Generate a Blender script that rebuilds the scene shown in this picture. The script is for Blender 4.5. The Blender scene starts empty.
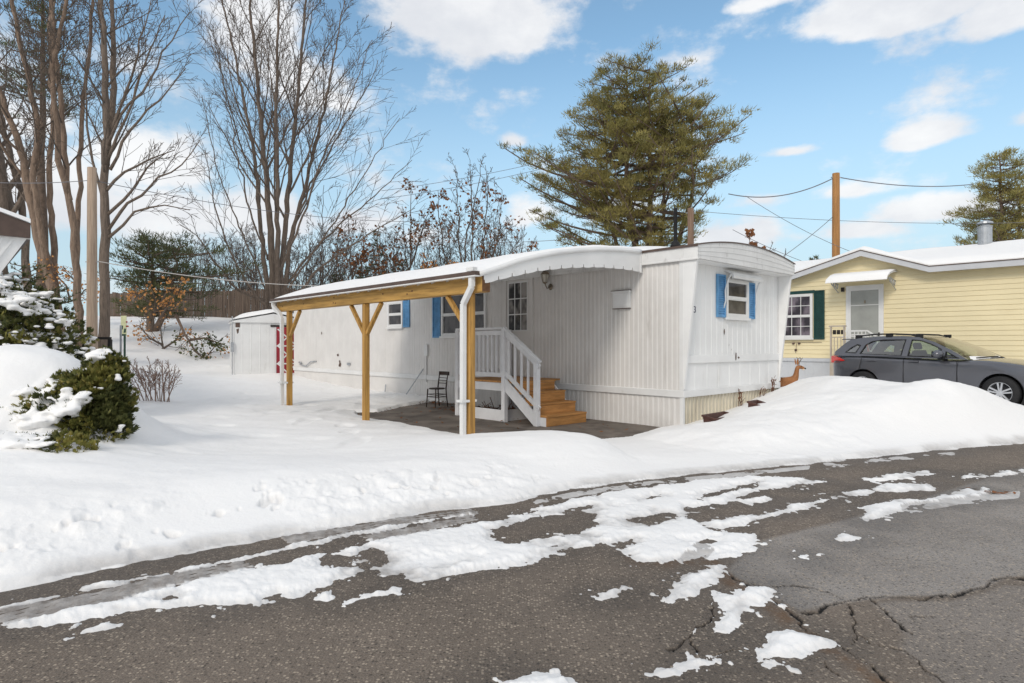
import bpy, math, random
import numpy as np
from mathutils import Vector, Matrix, noise as mnoise
from mathutils.geometry import tessellate_polygon
R = math.radians
scene = bpy.context.scene
COL = scene.collection
PI = math.pi

# ------------------------------------------------------------------ materials
def nodes_of(name):
    m = bpy.data.materials.new(name); m.use_nodes = True
    nt = m.node_tree
    b = nt.nodes['Principled BSDF']
    return m, nt, b
def N(nt, t, **kw):
    n = nt.nodes.new(t)
    for k, v in kw.items():
        if k in n.inputs.keys(): n.inputs[k].default_value = v
        else: setattr(n, k, v)
    return n
def c4(c): return (c[0], c[1], c[2], 1.0)
def mixc(nt, fac, a, b, blend='MIX'):
    n = nt.nodes.new('ShaderNodeMix'); n.data_type = 'RGBA'; n.blend_type = blend
    L = nt.links
    for s, v in ((0, fac), (6, a), (7, b)):
        if hasattr(v, 'is_output') or hasattr(v, 'links'): L.new(v, n.inputs[s])
        else: n.inputs[s].default_value = v if s == 0 else c4(v)
    return n.outputs[2]
def math_n(nt, op, a, b=0.0, c=0.0, clamp=False):
    n = nt.nodes.new('ShaderNodeMath'); n.operation = op; n.use_clamp = clamp
    for i, v in enumerate((a, b, c)):
        if hasattr(v, 'links'): nt.links.new(v, n.inputs[i])
        else: n.inputs[i].default_value = v
    return n.outputs[0]
def ramp(nt, src, lo, hi):
    n = nt.nodes.new('ShaderNodeMapRange'); n.interpolation_type = 'SMOOTHSTEP'
    n.inputs['From Min'].default_value = lo; n.inputs['From Max'].default_value = hi
    nt.links.new(src, n.inputs['Value']); return n.outputs['Result']
def noise_n(nt, coord, scale, detail=4, rough=.55, stretch=None):
    if stretch:
        mp = N(nt, 'ShaderNodeMapping'); mp.inputs['Scale'].default_value = stretch
        nt.links.new(coord, mp.inputs['Vector']); coord = mp.outputs['Vector']
    n = N(nt, 'ShaderNodeTexNoise'); n.inputs['Scale'].default_value = scale
    n.inputs['Detail'].default_value = detail; n.inputs['Roughness'].default_value = rough
    nt.links.new(coord, n.inputs['Vector']); return n.outputs['Fac']
def mat(name, base, rough=.6, var=.15, scale=3., detail=5, stretch=None, alt=None, alt_lo=.5, alt_hi=.75, alt_scale=None, alt_stretch=None,
        bump=0., bump_scale=30., bump_dist=.01, metallic=0., spec=.35, coat=0.):
    """base colour with noise variation, optional second colour in noise blotches, optional bump"""
    m, nt, b = nodes_of(name); L = nt.links
    co = N(nt, 'ShaderNodeTexCoord').outputs['Object']
    f = noise_n(nt, co, scale, detail, .6, stretch)
    lo = [max(0, x * (1 - var)) for x in base]; hi = [min(1, x * (1 + var)) for x in base]
    col = mixc(nt, ramp(nt, f, .3, .7), lo, hi)
    if alt:
        f2 = noise_n(nt, co, alt_scale or scale * 2.3, 6, .65, alt_stretch or stretch)
        col = mixc(nt, ramp(nt, f2, alt_lo, alt_hi), col, alt)
    L.new(col, b.inputs['Base Color'])
    b.inputs['Roughness'].default_value = rough; b.inputs['Metallic'].default_value = metallic
    b.inputs['Specular IOR Level'].default_value = spec
    if coat: b.inputs['Coat Weight'].default_value = coat; b.inputs['Coat Roughness'].default_value = .05
    if bump:
        f3 = noise_n(nt, co, bump_scale, 5, .6, stretch)
        bp = N(nt, 'ShaderNodeBump'); bp.inputs['Strength'].default_value = bump; bp.inputs['Distance'].default_value = bump_dist
        L.new(f3, bp.inputs['Height']); L.new(bp.outputs['Normal'], b.inputs['Normal'])
    return m

M = {}
M['white_siding'] = mat('white siding', (.70, .68, .655), .45, .06, 1.2, alt=(.36, .335, .305), alt_lo=.58, alt_hi=.9, alt_scale=2.2, alt_stretch=(1, 1, .18))
M['front_siding'] = mat('front siding', (.80, .80, .79), .45, .05, 1.0, alt=(.46, .44, .40), alt_lo=.56, alt_hi=.95, alt_scale=2.6, alt_stretch=(1, 1, .25))
M['band'] = mat('roof band metal', (.74, .735, .72), .45, .08, 1.5, alt=(.30, .29, .27), alt_lo=.52, alt_hi=.85, alt_scale=7, alt_stretch=(1, 1, .35))
M['tan_skirt'] = mat('tan skirting', (.60, .55, .44), .5, .1, 2.0, alt=(.30, .24, .15), alt_lo=.55, alt_hi=.9, alt_scale=4, alt_stretch=(1, 1, .3))
M['white_trim'] = mat('white trim', (.74, .74, .73), .4, .05, 2., alt=(.52, .5, .46), alt_lo=.6, alt_hi=.95, alt_scale=5)
M['white_wood'] = mat('white painted wood', (.70, .70, .71), .5, .06, 4., alt=(.48, .47, .45), alt_lo=.62, alt_hi=.95, alt_scale=9, bump=.1)
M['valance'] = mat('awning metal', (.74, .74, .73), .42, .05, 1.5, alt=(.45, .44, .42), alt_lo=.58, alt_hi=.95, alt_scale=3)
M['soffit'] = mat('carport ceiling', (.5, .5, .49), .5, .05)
M['blue'] = mat('blue shutter paint', (.115, .30, .53), .5, .15, 6.)
M['green'] = mat('dark green shutter paint', (.012, .055, .05), .5, .15, 6.)
M['wood'] = mat('treated lumber', (.42, .245, .068), .65, .3, 2.0, stretch=(9, .5, 9), alt=(.24, .125, .036), alt_lo=.48, alt_hi=.8, alt_scale=7, bump=.15)
M['wood_post'] = mat('treated lumber post', (.44, .245, .066), .65, .3, 2.0, stretch=(9, 9, .5), alt=(.25, .13, .038), alt_lo=.48, alt_hi=.8, alt_scale=7, bump=.15)
M['endgrain'] = mat('lumber end grain', (.13, .065, .03), .8, .2, 20.)
M['knot'] = mat('wood knot', (.11, .05, .02), .7, .1, 30.)
M['tread'] = mat('cedar stained step', (.46, .225, .072), .6, .25, 3., stretch=(.7, 6, 6), alt=(.37, .165, .045), alt_lo=.5, alt_hi=.8, bump=.15)
M['brown_metal'] = mat('brown lid shadow', (.10, .068, .055), .5, .15, 4.)
M['dark_iron'] = mat('dark iron', (.022, .018, .016), .5, .2, 10.)
M['rust_iron'] = mat('dark bentwood', (.04, .022, .015), .5, .3, 10.)
M['black'] = mat('black rubber', (.015, .015, .016), .7, .2, 10.)
M['interior'] = mat('dark car interior', (.03, .03, .033), .8, .2, 5.)
M['grey_metal'] = mat('galvanised metal', (.42, .44, .46), .4, .12, 6., metallic=.5, alt=(.25, .26, .28), alt_lo=.55, alt_hi=.8)
M['silver'] = mat('alloy', (.62, .63, .65), .3, .05, 6., metallic=.7)
M['yellow'] = mat('pale yellow vinyl siding', (.82, .715, .46), .5, .04, .8, alt=(.74, .63, .39), alt_lo=.5, alt_hi=.9, alt_scale=2)
M['grey_trim'] = mat('grey white fascia', (.56, .57, .59), .5, .05, 2.)
M['grey_skirt'] = mat('pale grey skirting', (.56, .58, .61), .5, .05, 2.)
M['concrete'] = mat('tan concrete', (.46, .40, .33), .8, .1, 5., bump=.2)
M['car_paint'] = mat('dark grey car paint', (.115, .118, .134), .24, .05, 2., metallic=.55, spec=.5, coat=.7)
M['red_lamp'] = mat('red tail lamp', (.80, .03, .02), .15, .1, 30., spec=.6)
M['red_door'] = mat('barn red paint', (.30, .022, .035), .55, .2, 5., stretch=(1, 1, .3))
M['shed'] = mat('white shed panel', (.74, .74, .73), .5, .05, 1.5, alt=(.38, .35, .30), alt_lo=.58, alt_hi=.95, alt_scale=3, alt_stretch=(1, 1, .3))
M['fence'] = mat('weathered fence board', (.12, .088, .068), .85, .35, 1.2, stretch=(6, 6, .4), alt=(.19, .15, .115), alt_lo=.5, alt_hi=.8, alt_scale=5, alt_stretch=(6, 6, .3))
M['pole_grey'] = mat('weathered utility pole', (.36, .27, .20), .85, .25, 3., stretch=(5, 5, .3), alt=(.50, .40, .30), alt_lo=.5, alt_hi=.8, alt_scale=6, alt_stretch=(5, 5, .25), bump=.3)
M['pole_orange'] = mat('orange brown utility pole', (.38, .19, .07), .8, .2, 3., stretch=(5, 5, .3), alt=(.22, .11, .045), alt_lo=.55, alt_hi=.8)
M['pole_brown'] = mat('brown utility pole', (.20, .13, .09), .8, .25, 3., stretch=(5, 5, .3))
M['wire'] = mat('black cable', (.17, .17, .185), .6, .1)
M['wire_pale'] = mat('pale cable', (.5, .47, .44), .6, .1)
M['bark'] = mat('maple bark', (.15, .115, .09), .9, .3, 4., stretch=(4, 4, .6), alt=(.215, .175, .145), alt_lo=.5, alt_hi=.8, alt_scale=9, alt_stretch=(4, 4, .8), bump=.5, bump_scale=14, bump_dist=.03)
M['bark_warm'] = mat('warm brown bark', (.205, .145, .105), .9, .3, 4., stretch=(4, 4, .6), alt=(.32, .24, .18), alt_lo=.48, alt_hi=.8, alt_scale=9, alt_stretch=(4, 4, .8), bump=.5, bump_scale=14, bump_dist=.03)
M['twig'] = mat('twig bark', (.115, .09, .072), .9, .2, 2.)
M['bark_pine'] = mat('pine bark', (.14, .10, .075), .9, .3, 6., alt=(.22, .16, .12))
M['shrub_twig'] = mat('pale brown shrub twig', (.33, .22, .17), .8, .2, 6.)
def leafmat(name, a, b, scale=.6, trans=.25, c=None):
    m, nt, bs = nodes_of(name); L = nt.links
    co = N(nt, 'ShaderNodeTexCoord').outputs['Object']
    f = noise_n(nt, co, scale, 3, .6)
    col = mixc(nt, ramp(nt, f, .35, .65), a, b)
    f2 = noise_n(nt, co, scale * 9, 2, .6)
    col = mixc(nt, ramp(nt, f2, .45, .75), col, c or [min(1, x * 1.5) for x in b])
    L.new(col, bs.inputs['Base Color']); bs.inputs['Roughness'].default_value = .6
    bs.inputs['Specular IOR Level'].default_value = .25
    tr = N(nt, 'ShaderNodeBsdfTranslucent'); L.new(col, tr.inputs['Color'])
    mx = N(nt, 'ShaderNodeMixShader'); mx.inputs[0].default_value = trans
    L.new(bs.outputs[0], mx.inputs[1]); L.new(tr.outputs[0], mx.inputs[2])
    L.new(mx.outputs[0], nt.nodes['Material Output'].inputs['Surface'])
    return m
M['pine'] = leafmat('white pine needles', (.13, .125, .042), (.26, .215, .07), .35, .3)
M['pine_olive'] = leafmat('yellowish pine needles', (.155, .15, .05), (.31, .265, .088), .35, .3)
M['pine_dark'] = leafmat('dark pine needles', (.055, .072, .034), (.115, .12, .05), .5, .25)
M['cypress'] = leafmat('evergreen shrub sprays', (.085, .10, .028), (.23, .22, .055), 2.2, .25, (.40, .33, .10))
M['yew'] = leafmat('dark evergreen shrub sprays', (.04, .052, .02), (.10, .11, .034), 2.0, .2, (.19, .18, .06))
M['rust_leaf'] = leafmat('rust brown dead leaves', (.15, .066, .030), (.27, .115, .048), 1.2, .3)
M['orange_leaf'] = leafmat('orange dead leaves', (.42, .19, .06), (.60, .30, .11), 1.5, .3)
M['dead_leaf'] = leafmat('dark fallen leaves', (.08, .04, .025), (.20, .09, .045), 8., .1)
M['deer'] = mat('deer tan paint', (.33, .14, .05), .5, .2, 6., alt=(.28, .11, .035))
M['deer_pale'] = mat('deer pale paint', (.75, .66, .52), .5, .1, 6.)
M['planter'] = mat('rust brown plastic', (.085, .037, .028), .6, .25, 8.)
M['sign'] = mat('yellow green sign', (.62, .63, .38), .5, .1, 6.)
M['sign_green'] = mat('green sign post', (.03, .07, .05), .5, .1, 6.)
M['ghost'] = mat('navy house number', (.045, .05, .09), .6, .1)
M['brass'] = mat('tarnished lamp metal', (.24, .20, .15), .45, .2, 10., metallic=.5)
M['lampglass'] = mat('frosted lamp glass', (.55, .53, .46), .25, .1, 8.)
M['stain'] = mat('dark wall stain and box shadow', (.12, .08, .065), .8, .3, 20.)
M['rubble'] = mat('twiggy debris', (.09, .06, .045), .9, .3, 12.)

def glass_dark(name, base, curtain=None, rough=.04):
    m, nt, b = nodes_of(name); L = nt.links
    co = N(nt, 'ShaderNodeTexCoord').outputs['Object']
    f = noise_n(nt, co, 2.6, 3, .5, (1, 1, .7))
    hi = curtain or [min(1, x * 3 + .02) for x in base]
    L.new(mixc(nt, ramp(nt, f, .42, .62), base, hi), b.inputs['Base Color'])
    b.inputs['Roughness'].default_value = rough; b.inputs['Specular IOR Level'].default_value = .3
    return m
M['pane'] = glass_dark('window pane', (.030, .030, .034), (.085, .08, .08))
M['pane_curtain'] = glass_dark('door pane with curtain', (.03, .03, .032), (.34, .32, .30))
M['pane_pink'] = glass_dark('reflecting pane', (.045, .04, .05), (.20, .17, .20))
M['storm'] = mat('storm door pane', (.33, .34, .32), .12, .12, 1.5, spec=.6)
def clear_glass(name, tint, refl=.12):
    m, nt, b = nodes_of(name); L = nt.links
    t = N(nt, 'ShaderNodeBsdfTransparent'); t.inputs['Color'].default_value = c4(tint)
    g = N(nt, 'ShaderNodeBsdfGlossy'); g.inputs['Roughness'].default_value = .02
    fr = N(nt, 'ShaderNodeFresnel'); fr.inputs['IOR'].default_value = 1.5
    f = math_n(nt, 'ADD', fr.outputs[0], refl, clamp=True)
    mx = N(nt, 'ShaderNodeMixShader'); L.new(f, mx.inputs[0]); L.new(t.outputs[0], mx.inputs[1]); L.new(g.outputs[0], mx.inputs[2])
    L.new(mx.outputs[0], nt.nodes['Material Output'].inputs['Surface'])
    return m
M['car_glass'] = clear_glass('car glass', (.52, .62, .55), .06)
M['windscreen'] = clear_glass('windscreen glass', (.60, .68, .64), .42)

def snow_material(name, use_attr):
    m, nt, b = nodes_of(name); L = nt.links
    co = N(nt, 'ShaderNodeTexCoord').outputs['Object']
    col = mixc(nt, ramp(nt, noise_n(nt, co, .7, 4, .6), .3, .7), (.870, .858, .842), (.895, .885, .870))
    if use_attr:
        at = N(nt, 'ShaderNodeAttribute', attribute_name='dirt')
        d = math_n(nt, 'MULTIPLY', at.outputs['Fac'], math_n(nt, 'ADD', noise_n(nt, co, 9., 5, .7), .45), clamp=True)
        col = mixc(nt, d, col, (.17, .145, .125))
    L.new(col, b.inputs['Base Color']); b.inputs['Roughness'].default_value = .65
    b.inputs['Specular IOR Level'].default_value = .2
    b.inputs['Subsurface Weight'].default_value = .0
    bp = N(nt, 'ShaderNodeBump'); bp.inputs['Strength'].default_value = .35; bp.inputs['Distance'].default_value = .02
    L.new(noise_n(nt, co, 16., 5, .65), bp.inputs['Height']); L.new(bp.outputs['Normal'], b.inputs['Normal'])
    return m
M['snow_ground'] = snow_material('ground snow', True)
M['snow'] = snow_material('snow', False)

def asphalt_material():
    m, nt, b = nodes_of('old asphalt'); L = nt.links
    co = N(nt, 'ShaderNodeTexCoord').outputs['Object']
    crack = N(nt, 'ShaderNodeAttribute', attribute_name='crack').outputs['Fac']
    rust = N(nt, 'ShaderNodeAttribute', attribute_name='rust').outputs['Fac']
    newer = N(nt, 'ShaderNodeAttribute', attribute_name='newer').outputs['Fac']
    wet = N(nt, 'ShaderNodeAttribute', attribute_name='wet').outputs['Fac']
    base = mixc(nt, ramp(nt, noise_n(nt, co, .9, 6, .65), .3, .7), (.215, .168, .130), (.30, .238, .188))
    base2 = mixc(nt, ramp(nt, noise_n(nt, co, 1.3, 6, .65), .3, .7), (.38, .345, .315), (.50, .46, .425))
    base = mixc(nt, newer, base, base2)
    base = mixc(nt, math_n(nt, 'MULTIPLY', ramp(nt, noise_n(nt, co, .35, 5, .6, (.5, 1.3, 1)), .42, .68), .38), base, (.10, .085, .072))
    grit = noise_n(nt, co, 150., 3, .7)
    base = mixc(nt, ramp(nt, grit, .35, .65), mixc(nt, .45, base, (.03, .026, .022)), mixc(nt, .18, base, (.55, .48, .4)))
    vo = N(nt, 'ShaderNodeTexVoronoi'); vo.inputs['Scale'].default_value = 62.; L.new(co, vo.inputs['Vector'])
    stone = N(nt, 'ShaderNodeSeparateColor'); L.new(vo.outputs['Color'], stone.inputs[0])
    near = ramp(nt, vo.outputs['Distance'], .55, .3)
    lightst = math_n(nt, 'MULTIPLY', ramp(nt, stone.outputs[0], .50, .85), near)
    col = mixc(nt, math_n(nt, 'MULTIPLY', lightst, .75), base, (.60, .50, .39))
    dk = math_n(nt, 'MULTIPLY', ramp(nt, stone.outputs[1], .6, .9), near)
    col = mixc(nt, math_n(nt, 'MULTIPLY', dk, .6), col, (.022, .019, .017))
    col = mixc(nt, math_n(nt, 'MULTIPLY', rust, ramp(nt, noise_n(nt, co, 7., 5, .7), .32, .62)), col, (.21, .115, .055))
    col = mixc(nt, math_n(nt, 'MULTIPLY', wet, .6), col, (.022, .018, .015))
    col = mixc(nt, crack, col, (.008, .007, .006))
    L.new(col, b.inputs['Base Color'])
    rgh = N(nt, 'ShaderNodeMapRange'); rgh.inputs['To Min'].default_value = .85; rgh.inputs['To Max'].default_value = .5
    L.new(wet, rgh.inputs['Value']); L.new(rgh.outputs['Result'], b.inputs['Roughness'])
    b.inputs['Specular IOR Level'].default_value = .3
    bp = N(nt, 'ShaderNodeBump'); bp.inputs['Strength'].default_value = .7; bp.inputs['Distance'].default_value = .006
    L.new(vo.outputs['Distance'], bp.inputs['Height']); L.new(bp.outputs['Normal'], b.inputs['Normal'])
    return m
M['asphalt'] = asphalt_material()
M['patio'] = mat('patio paving', (.165, .140, .118), .8, .25, 1.5, alt=(.085, .070, .058), alt_lo=.45, alt_hi=.7, alt_scale=2.2, bump=.3, bump_scale=60)

# ------------------------------------------------------------------ mesh helpers
class MB:
    def __init__(s): s.v = []; s.f = []
    def quad(s, a, b, c, d):
        n = len(s.v); s.v += [tuple(a), tuple(b), tuple(c), tuple(d)]; s.f.append((n, n+1, n+2, n+3))
    def tri(s, a, b, c):
        n = len(s.v); s.v += [a, b, c]; s.f.append((n, n+1, n+2))
    def box(s, x0, x1, y0, y1, z0, z1):
        n = len(s.v)
        s.v += [(x0,y0,z0),(x1,y0,z0),(x1,y1,z0),(x0,y1,z0),(x0,y0,z1),(x1,y0,z1),(x1,y1,z1),(x0,y1,z1)]
        s.f += [(n,n+3,n+2,n+1),(n+4,n+5,n+6,n+7),(n,n+1,n+5,n+4),(n+1,n+2,n+6,n+5),(n+2,n+3,n+7,n+6),(n+3,n,n+4,n+7)]
        return s
    def bar(s, p, q, w, h, up=(0,0,1)):
        p = Vector(p); q = Vector(q); d = (q-p).normalized(); u = Vector(up)
        sx = d.cross(u)
        if sx.length < 1e-4: sx = d.cross(Vector((1,0,0)))
        sx.normalize(); sz = sx.cross(d); n = len(s.v)
        for e in (p, q):
            for a, b in ((-1,-1),(1,-1),(1,1),(-1,1)):
                s.v.append(tuple(e + sx*(a*w/2) + sz*(b*h/2)))
        s.f += [(n+3,n+2,n+1,n),(n+4,n+5,n+6,n+7)] + [(n+i, n+(i+1)%4, n+4+(i+1)%4, n+4+i) for i in range(4)]
        return s
    def tube(s, pts, radii, k=6, cap=True):
        pts = [Vector(p) for p in pts]; m = len(pts)
        if not hasattr(radii, '__len__'): radii = [radii]*m
        base = len(s.v); ux = None
        for i, p in enumerate(pts):
            t = (pts[min(i+1,m-1)] - pts[max(i-1,0)])
            if t.length < 1e-9: t = Vector((0,0,1))
            t.normalize()
            if ux is None:
                ux = t.cross(Vector((0,0,1)))
                if ux.length < .01: ux = t.cross(Vector((1,0,0)))
            else:
                ux = ux - t*ux.dot(t)
                if ux.length < 1e-5: ux = t.cross(Vector((1,0,0)))
            ux.normalize(); uy = t.cross(ux); r = radii[i]
            for j in range(k):
                a = 2*PI*j/k
                s.v.append(tuple(p + ux*(math.cos(a)*r) + uy*(math.sin(a)*r)))
        for i in range(m-1):
            for j in range(k):
                a = base+i*k; j2 = (j+1) % k
                s.f.append((a+j, a+j2, a+k+j2, a+k+j))
        if cap:
            s.f.append(tuple(base+k-1-j for j in range(k))); s.f.append(tuple(base+(m-1)*k+j for j in range(k)))
        return s
    def lathe(s, prof, k=20, axis='z', c=(0,0,0)):
        base = len(s.v); m = len(prof)
        for r, h in prof:
            for j in range(k):
                a = 2*PI*j/k; x, y, z = r*math.cos(a), r*math.sin(a), h
                if axis == 'y': x, y, z = x, h, y
                if axis == 'x': x, y, z = h, x, y
                s.v.append((c[0]+x, c[1]+y, c[2]+z))
        for i in range(m-1):
            for j in range(k):
                j2 = (j+1) % k
                s.f.append((base+i*k+j, base+i*k+j2, base+(i+1)*k+j2, base+(i+1)*k+j))
        return s
    def prism(s, poly, fn0, fn1):
        """poly: 2-D outline; fn0/fn1 map (a,b) to the 3-D front and back points"""
        n = len(s.v); k = len(poly)
        s.v += [tuple(fn0(*p)) for p in poly] + [tuple(fn1(*p)) for p in poly]
        for t in tessellate_polygon([[Vector((a, b, 0)) for a, b in poly]]):
            s.f.append(tuple(n+i for i in t)); s.f.append(tuple(n+k+i for i in reversed(t)))
        for i in range(k): s.f.append((n+i, n+(i+1)%k, n+k+(i+1)%k, n+k+i))
        return s
    def grid(s, rows):
        n = len(s.v); m = len(rows[0])
        for r in rows: s.v += [tuple(p) for p in r]
        for i in range(len(rows)-1):
            for j in range(m-1): s.f.append((n+i*m+j, n+i*m+j+1, n+(i+1)*m+j+1, n+(i+1)*m+j))
        return s
    def build(s, name, m, parent=None, smooth=False, bevel=0., fix=True):
        me = bpy.data.meshes.new(name); me.from_pydata(s.v, [], s.f); me.materials.append(m)
        if smooth: me.polygons.foreach_set('use_smooth', [True]*len(me.polygons))
        me.update()
        if fix and len(s.f) < 20000:
            import bmesh
            bm = bmesh.new(); bm.from_mesh(me); bmesh.ops.recalc_face_normals(bm, faces=bm.faces); bm.to_mesh(me); bm.free()
        o = bpy.data.objects.new(name, me); COL.objects.link(o)
        if parent: o.parent = parent
        if bevel:
            b = o.modifiers.new('bevel', 'BEVEL'); b.width = bevel; b.segments = 2; b.limit_method = 'ANGLE'
        return o
def tag(o, label, cat, group=None, kind=None):
    o['label'] = label; o['category'] = cat
    if group: o['group'] = group
    if kind: o['kind'] = kind
    return o
def thing(name, label, cat, loc=(0,0,0), rz=0., group=None):
    o = bpy.data.objects.new(name, None); COL.objects.link(o); o.empty_display_size = .2
    o.location = loc; o.rotation_euler = (0,0,rz)
    return tag(o, label, cat, group)
def structure(o): o['kind'] = 'structure'; return o
def kids(o): return [c for c in bpy.data.objects if c.parent == o]
def copy_tree(o, parent=None):
    c = o.copy(); COL.objects.link(c); c.parent = parent
    for ch in kids(o): copy_tree(ch, c)
    return c
def remesh(o, voxel, smooth=6):
    r = o.modifiers.new('r', 'REMESH'); r.mode = 'VOXEL'; r.voxel_size = voxel; r.use_smooth_shade = True
    s = o.modifiers.new('s', 'SMOOTH'); s.iterations = smooth; s.factor = .6
    return o
def sphere(mb, c, r, k=10, rot=None):
    """ellipsoid: r = (rx,ry,rz)"""
    rows = []
    for i in range(k//2+1):
        t = PI*i/(k//2)
        rows.append([(c[0]+r[0]*math.sin(t)*math.cos(2*PI*j/k), c[1]+r[1]*math.sin(t)*math.sin(2*PI*j/k), c[2]+r[2]*math.cos(t)) for j in range(k+1)])
    mb.grid(rows)
def lerp(a, b, t): return a+(b-a)*t
def interp(x, tab):
    if x <= tab[0][0]: return tab[0][1]
    for (a, va), (b, vb) in zip(tab, tab[1:]):
        if x <= b: return lerp(va, vb, (x-a)/(b-a))
    return tab[-1][1]

# ------------------------------------------------------------------ site frame: the homes stand in parallel rows turned 42.7 degrees
TH = math.atan2(.678, .735)
D2 = Vector((math.cos(TH), math.sin(TH), 0)); D1 = Vector((-math.sin(TH), math.cos(TH), 0))
CORNER = Vector((3.034, 11.0, 0))
def W(x, y, z=0.): return CORNER + D2*x + D1*y + Vector((0,0,z))

# ------------------------------------------------------------------ camera, world, sun
cam = bpy.data.cameras.new('camera'); camo = bpy.data.objects.new('camera', cam); COL.objects.link(camo)
camo.location = (0, 0, 1.45); camo.rotation_euler = (PI/2, 0, 0)
cam.sensor_width = 36; cam.lens = 620/1024*36; cam.shift_y = 3.5/1024; cam.clip_end = 2000; cam.clip_start = .05
scene.camera = camo
scene.view_settings.view_transform = 'Standard'; scene.view_settings.look = 'None'
scene.view_settings.exposure = 0.09; scene.view_settings.gamma = 1
SUN_EL = R(34); sun_dir = Vector((-.45, -.89, 0)).normalized()
sun_vec = Vector((sun_dir.x*math.cos(SUN_EL), sun_dir.y*math.cos(SUN_EL), math.sin(SUN_EL)))
sl = bpy.data.lights.new('sun', 'SUN'); sl.energy = 1.3; sl.angle = R(15); sl.color = (1, .92, .82)
so = bpy.data.objects.new('sun', sl); COL.objects.link(so); so.location = (-10, -20, 30)
so.rotation_euler = sun_vec.to_track_quat('Z', 'Y').to_euler()

world = bpy.data.worlds.new('World'); scene.world = world; world.use_nodes = True
nt = world.node_tree; L = nt.links
bg = nt.nodes['Background']; bg.inputs['Strength'].default_value = 0.15
sky = N(nt, 'ShaderNodeTexSky'); sky.sky_type = 'NISHITA'; sky.sun_disc = False
sky.sun_elevation = SUN_EL; sky.sun_rotation = math.atan2(sun_dir.x, sun_dir.y) % (2*PI)
sky.air_density = 1.0; sky.dust_density = .6; sky.ozone_density = 1.0; sky.altitude = 100
tc = N(nt, 'ShaderNodeTexCoord'); sx = N(nt, 'ShaderNodeSeparateXYZ'); L.new(tc.outputs['Generated'], sx.inputs[0])
az = math_n(nt, 'ARCTAN2', sx.outputs[0], sx.outputs[1]); el = math_n(nt, 'ARCSINE', sx.outputs[2])
# clouds: (azimuth, elevation, half width, half height, weight) in degrees
CLOUDS = [(-3.88, 27.25, 10.12, 5.72, 1.3), (-22.91, 25.08, 5.49, 6.38, 0.9), (-19.7, 21.54, 4.91, 3.48, 0.7), (-30.28, 14.07, 5.17, 3.19, 1.3), (-36.09, 10.7, 6.64, 4.85, 1.1), (-37.28, 15.43, 3.51, 2.94, 0.7), (-30.28, 10.26, 6.89, 3.19, 0.8), (-20.52, 11.11, 5.67, 2.6, 0.8), (-14.21, 10.63, 5.21, 2.33, 0.7), (-28.17, 19.57, 2.87, 2.04, 0.45), (32.04, 24.48, 7.64, 2.35, 1.2), (38.77, 22.35, 3.37, 2.16, 1.1), (33.86, 15.57, 3.31, 1.53, 1.2), (24.15, 15.86, 2.15, 0.67, 0.9), (33.99, 10.09, 4.77, 1.53, 1.1), (28.6, 9.09, 4.99, 1.3, 0.9), (20.19, 9.45, 4.88, 1.73, 0.6), (0.0, 18.21, 1.48, 0.92, 0.7), (16.02, 23.84, 3.42, 0.89, 0.35), (8.98, 11.7, 5.41, 1.83, 0.5), (-32.3, 21.23, 3.3, 2.34, 0.5), (28.6, 12.23, 3.56, 0.97, 0.7), (21.4, 27.05, 2.8, 0.86, 0.6), (1.66, 11.84, 3.32, 2.03, 0.9), (-8.44, 9.51, 5.43, 1.65, 0.6), (39.88, 15.56, 1.63, 1.28, 0.7), (21.8, 12.25, 3.58, 1.03, 0.5)]
cb = N(nt, 'ShaderNodeCombineXYZ'); L.new(math_n(nt, 'MULTIPLY', az, .8), cb.inputs[0]); L.new(math_n(nt, 'MULTIPLY', el, 1.35), cb.inputs[1])
n1 = noise_n(nt, cb.outputs[0], 7.5, 8, .6)
n2 = noise_n(nt, cb.outputs[0], 2.5, 6, .6)
tot = None
for a0, e0, wa, we, wt in CLOUDS:
    da = math_n(nt, 'MULTIPLY', math_n(nt, 'SUBTRACT', az, R(a0)), 1/R(wa)); de = math_n(nt, 'SUBTRACT', el, R(e0))
    # flatter below than above
    de = math_n(nt, 'MULTIPLY', math_n(nt, 'MAXIMUM', de, math_n(nt, 'MULTIPLY', de, -1.7)), 1/R(we))
    q = math_n(nt, 'SQRT', math_n(nt, 'ADD', math_n(nt, 'MULTIPLY', da, da), math_n(nt, 'MULTIPLY', de, de)))
    v = math_n(nt, 'MULTIPLY', math_n(nt, 'SUBTRACT', 1.15, q), wt)
    tot = v if tot is None else math_n(nt, 'MAXIMUM', tot, v)
# unseen cloud cover added outside the view to keep the light neutral
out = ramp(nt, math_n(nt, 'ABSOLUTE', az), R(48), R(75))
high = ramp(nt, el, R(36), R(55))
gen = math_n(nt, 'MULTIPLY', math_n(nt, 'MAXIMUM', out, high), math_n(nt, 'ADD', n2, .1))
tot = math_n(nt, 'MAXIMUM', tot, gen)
dens = math_n(nt, 'ADD', tot, math_n(nt, 'MULTIPLY', math_n(nt, 'SUBTRACT', n1, .5), 2.9))
cov = ramp(nt, dens, .02, .62)
hz = ramp(nt, el, R(-2), R(7))
shade = ramp(nt, noise_n(nt, cb.outputs[0], 5., 6, .6), .35, .7)
ccol = mixc(nt, shade, (4.9, 5.0, 5.25), (6.3, 6.3, 6.3))
skyc = mixc(nt, 1.0, sky.outputs[0], (1.14, 1.29, 1.2), 'MULTIPLY')
lowair = ramp(nt, el, R(27), R(2))
skyc = mixc(nt, math_n(nt, 'MULTIPLY', lowair, .88), skyc, (3.35, 4.25, 4.9))
L.new(mixc(nt, math_n(nt, 'MULTIPLY', cov, .94), skyc, ccol), bg.inputs['Color'])
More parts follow.
